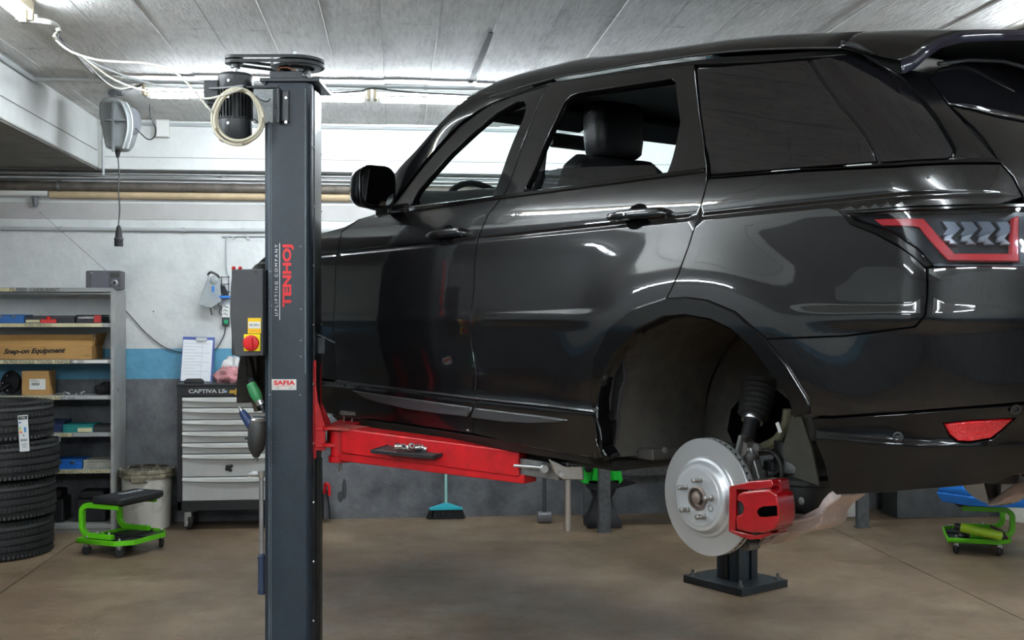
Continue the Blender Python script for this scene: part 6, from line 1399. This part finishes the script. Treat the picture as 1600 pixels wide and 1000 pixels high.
    build('spring_scuff', MB().ell(ex(q2(1252, 783, .62)), (.012, .004, .012), 10, 5), mat('scuff', '6d6c6a', .7), car)
    # damper with its bellows, and toe link brackets
    d0, d1 = ex(q2(1168, 690, .60)), ex(q2(1188, 605, .50)); ax2 = (d1 - d0).normalized(); L2 = (d1 - d0).length
    dm = build('damper', MB().lathe([(.026, 0), (.026, L2 * .42)], d0, ax2, 20), satin, car)
    build('damper_ring', MB().lathe([(.034, L2 * .36), (.036, L2 * .38), (.036, L2 * .43), (.034, L2 * .44)], d0, ax2, 24), steel, dm)
    bp_ = []
    for k in range(7): z_ = L2 * (.44 + .09 * k); bp_ += [(.042 + .004 * k * .5, z_), (.052 + .004 * k * .5, z_ + L2 * .045)]
    build('bellows', MB().lathe(bp_, d0, ax2, 28), black_rubber, dm, smooth=60)
    build('link_bracket', MB().box(ex(q2(1181, 724, .66)), (.02, .03, .10), M=Matrix.Rotation(.35, 4, 'Y')).box(ex(q2(1157, 696, .66)), (.014, .03, .07), M=Matrix.Rotation(-.3, 4, 'Y')), zinc, dm, bevel=.005)
    build('link_bush', MB().lathe([(.026, -.02), (.026, .02)], ex(q2(1166, 702, .64)), (0, sgn, 0), 18), mat('bush_grey', '77736f', .5, .5), dm)
    build('link_bolt', MB().lathe([(.014, 0), (.014, .012)], ex(q2(1185, 699, .68)), (0, sgn, 0), 6), bolt_m, dm)
    build('brake_hose', MB().tube(smooth_path([ex(q2(px, py, .62)) for px, py in ((1186, 705), (1205, 706), (1219, 722), (1222, 750), (1219, 775))], 6), .007, 8), black_rubber, car)
    build('sensor_cable', MB().tube(smooth_path([ex(q2(px, py, .62)) for px, py in ((1180, 722), (1196, 735), (1200, 745), (1214, 738), (1221, 730))], 6), .004, 6), black_rubber, car)
    ol = build('support_strut', MB().tube(smooth_path([ex(q2(px, py, .56)) for px, py in ((1232, 640), (1228, 665), (1214, 688), (1192, 700))], 6), .017, 10), mat('olive_coating', '4d4a38', .6), car)
    build('strut_label', MB().box(ex(q2(1217, 668, .60)), (.012, .004, .032), M=Matrix.Rotation(.45 , 4, 'Y')), white_plastic, ol, label='small white sticker')
    plate('splash_guard', [(1236, 648), (1252, 652), (1268, 700), (1280, 760), (1228, 742), (1222, 700)], .60, .61, mat('guard_olive', '35332a', .8, noise=.3, nscale=15), car, .003)
    build('suspension_link', MB().tube([ex(q2(1035, 684, .55)), ex(q2(1100, 690, .55)), ex(q2(1150, 700, .55))], .014, 10), under, car)
    build('body_clip', MB().box(ex(q2(1040, 690, .57)), (.12, .04, .03)), under, car, bevel=.006)
    build('connector', MB().box(ex(q2(1205, 728, .60)), (.04, .03, .035)).box(ex(q2(1225, 790, .66)), (.02, .02, .045)), black_plastic, car, bevel=.005)
    # exhaust tail pipe
    build('tail_pipe', MB().lathe([(.045, .0), (.05, .02), (.05, .16), (.044, .16), (.044, .03)], Vector((-.80, sgn * .58, .40)), (-1, 0, -.05), 24, cap=False), mat('exhaust_steel', 'b5aca4', .3, .9), car, label='steel tail pipe')
build('rear_axle_cover', MB().box((0, 0, .44), (.35, .8, .14)), under, car, bevel=.04)
build('bumper_underside', MB().grid(lambda u, v: (-.44 - .38 * u + .0 * v, (-.90 + .42 * u * u) * (1 - 2 * v), .372 + .055 * u), 4, 16), mat('worn_underside', '4d4842', .7, noise=.4, nscale=12), car, thick=.006)
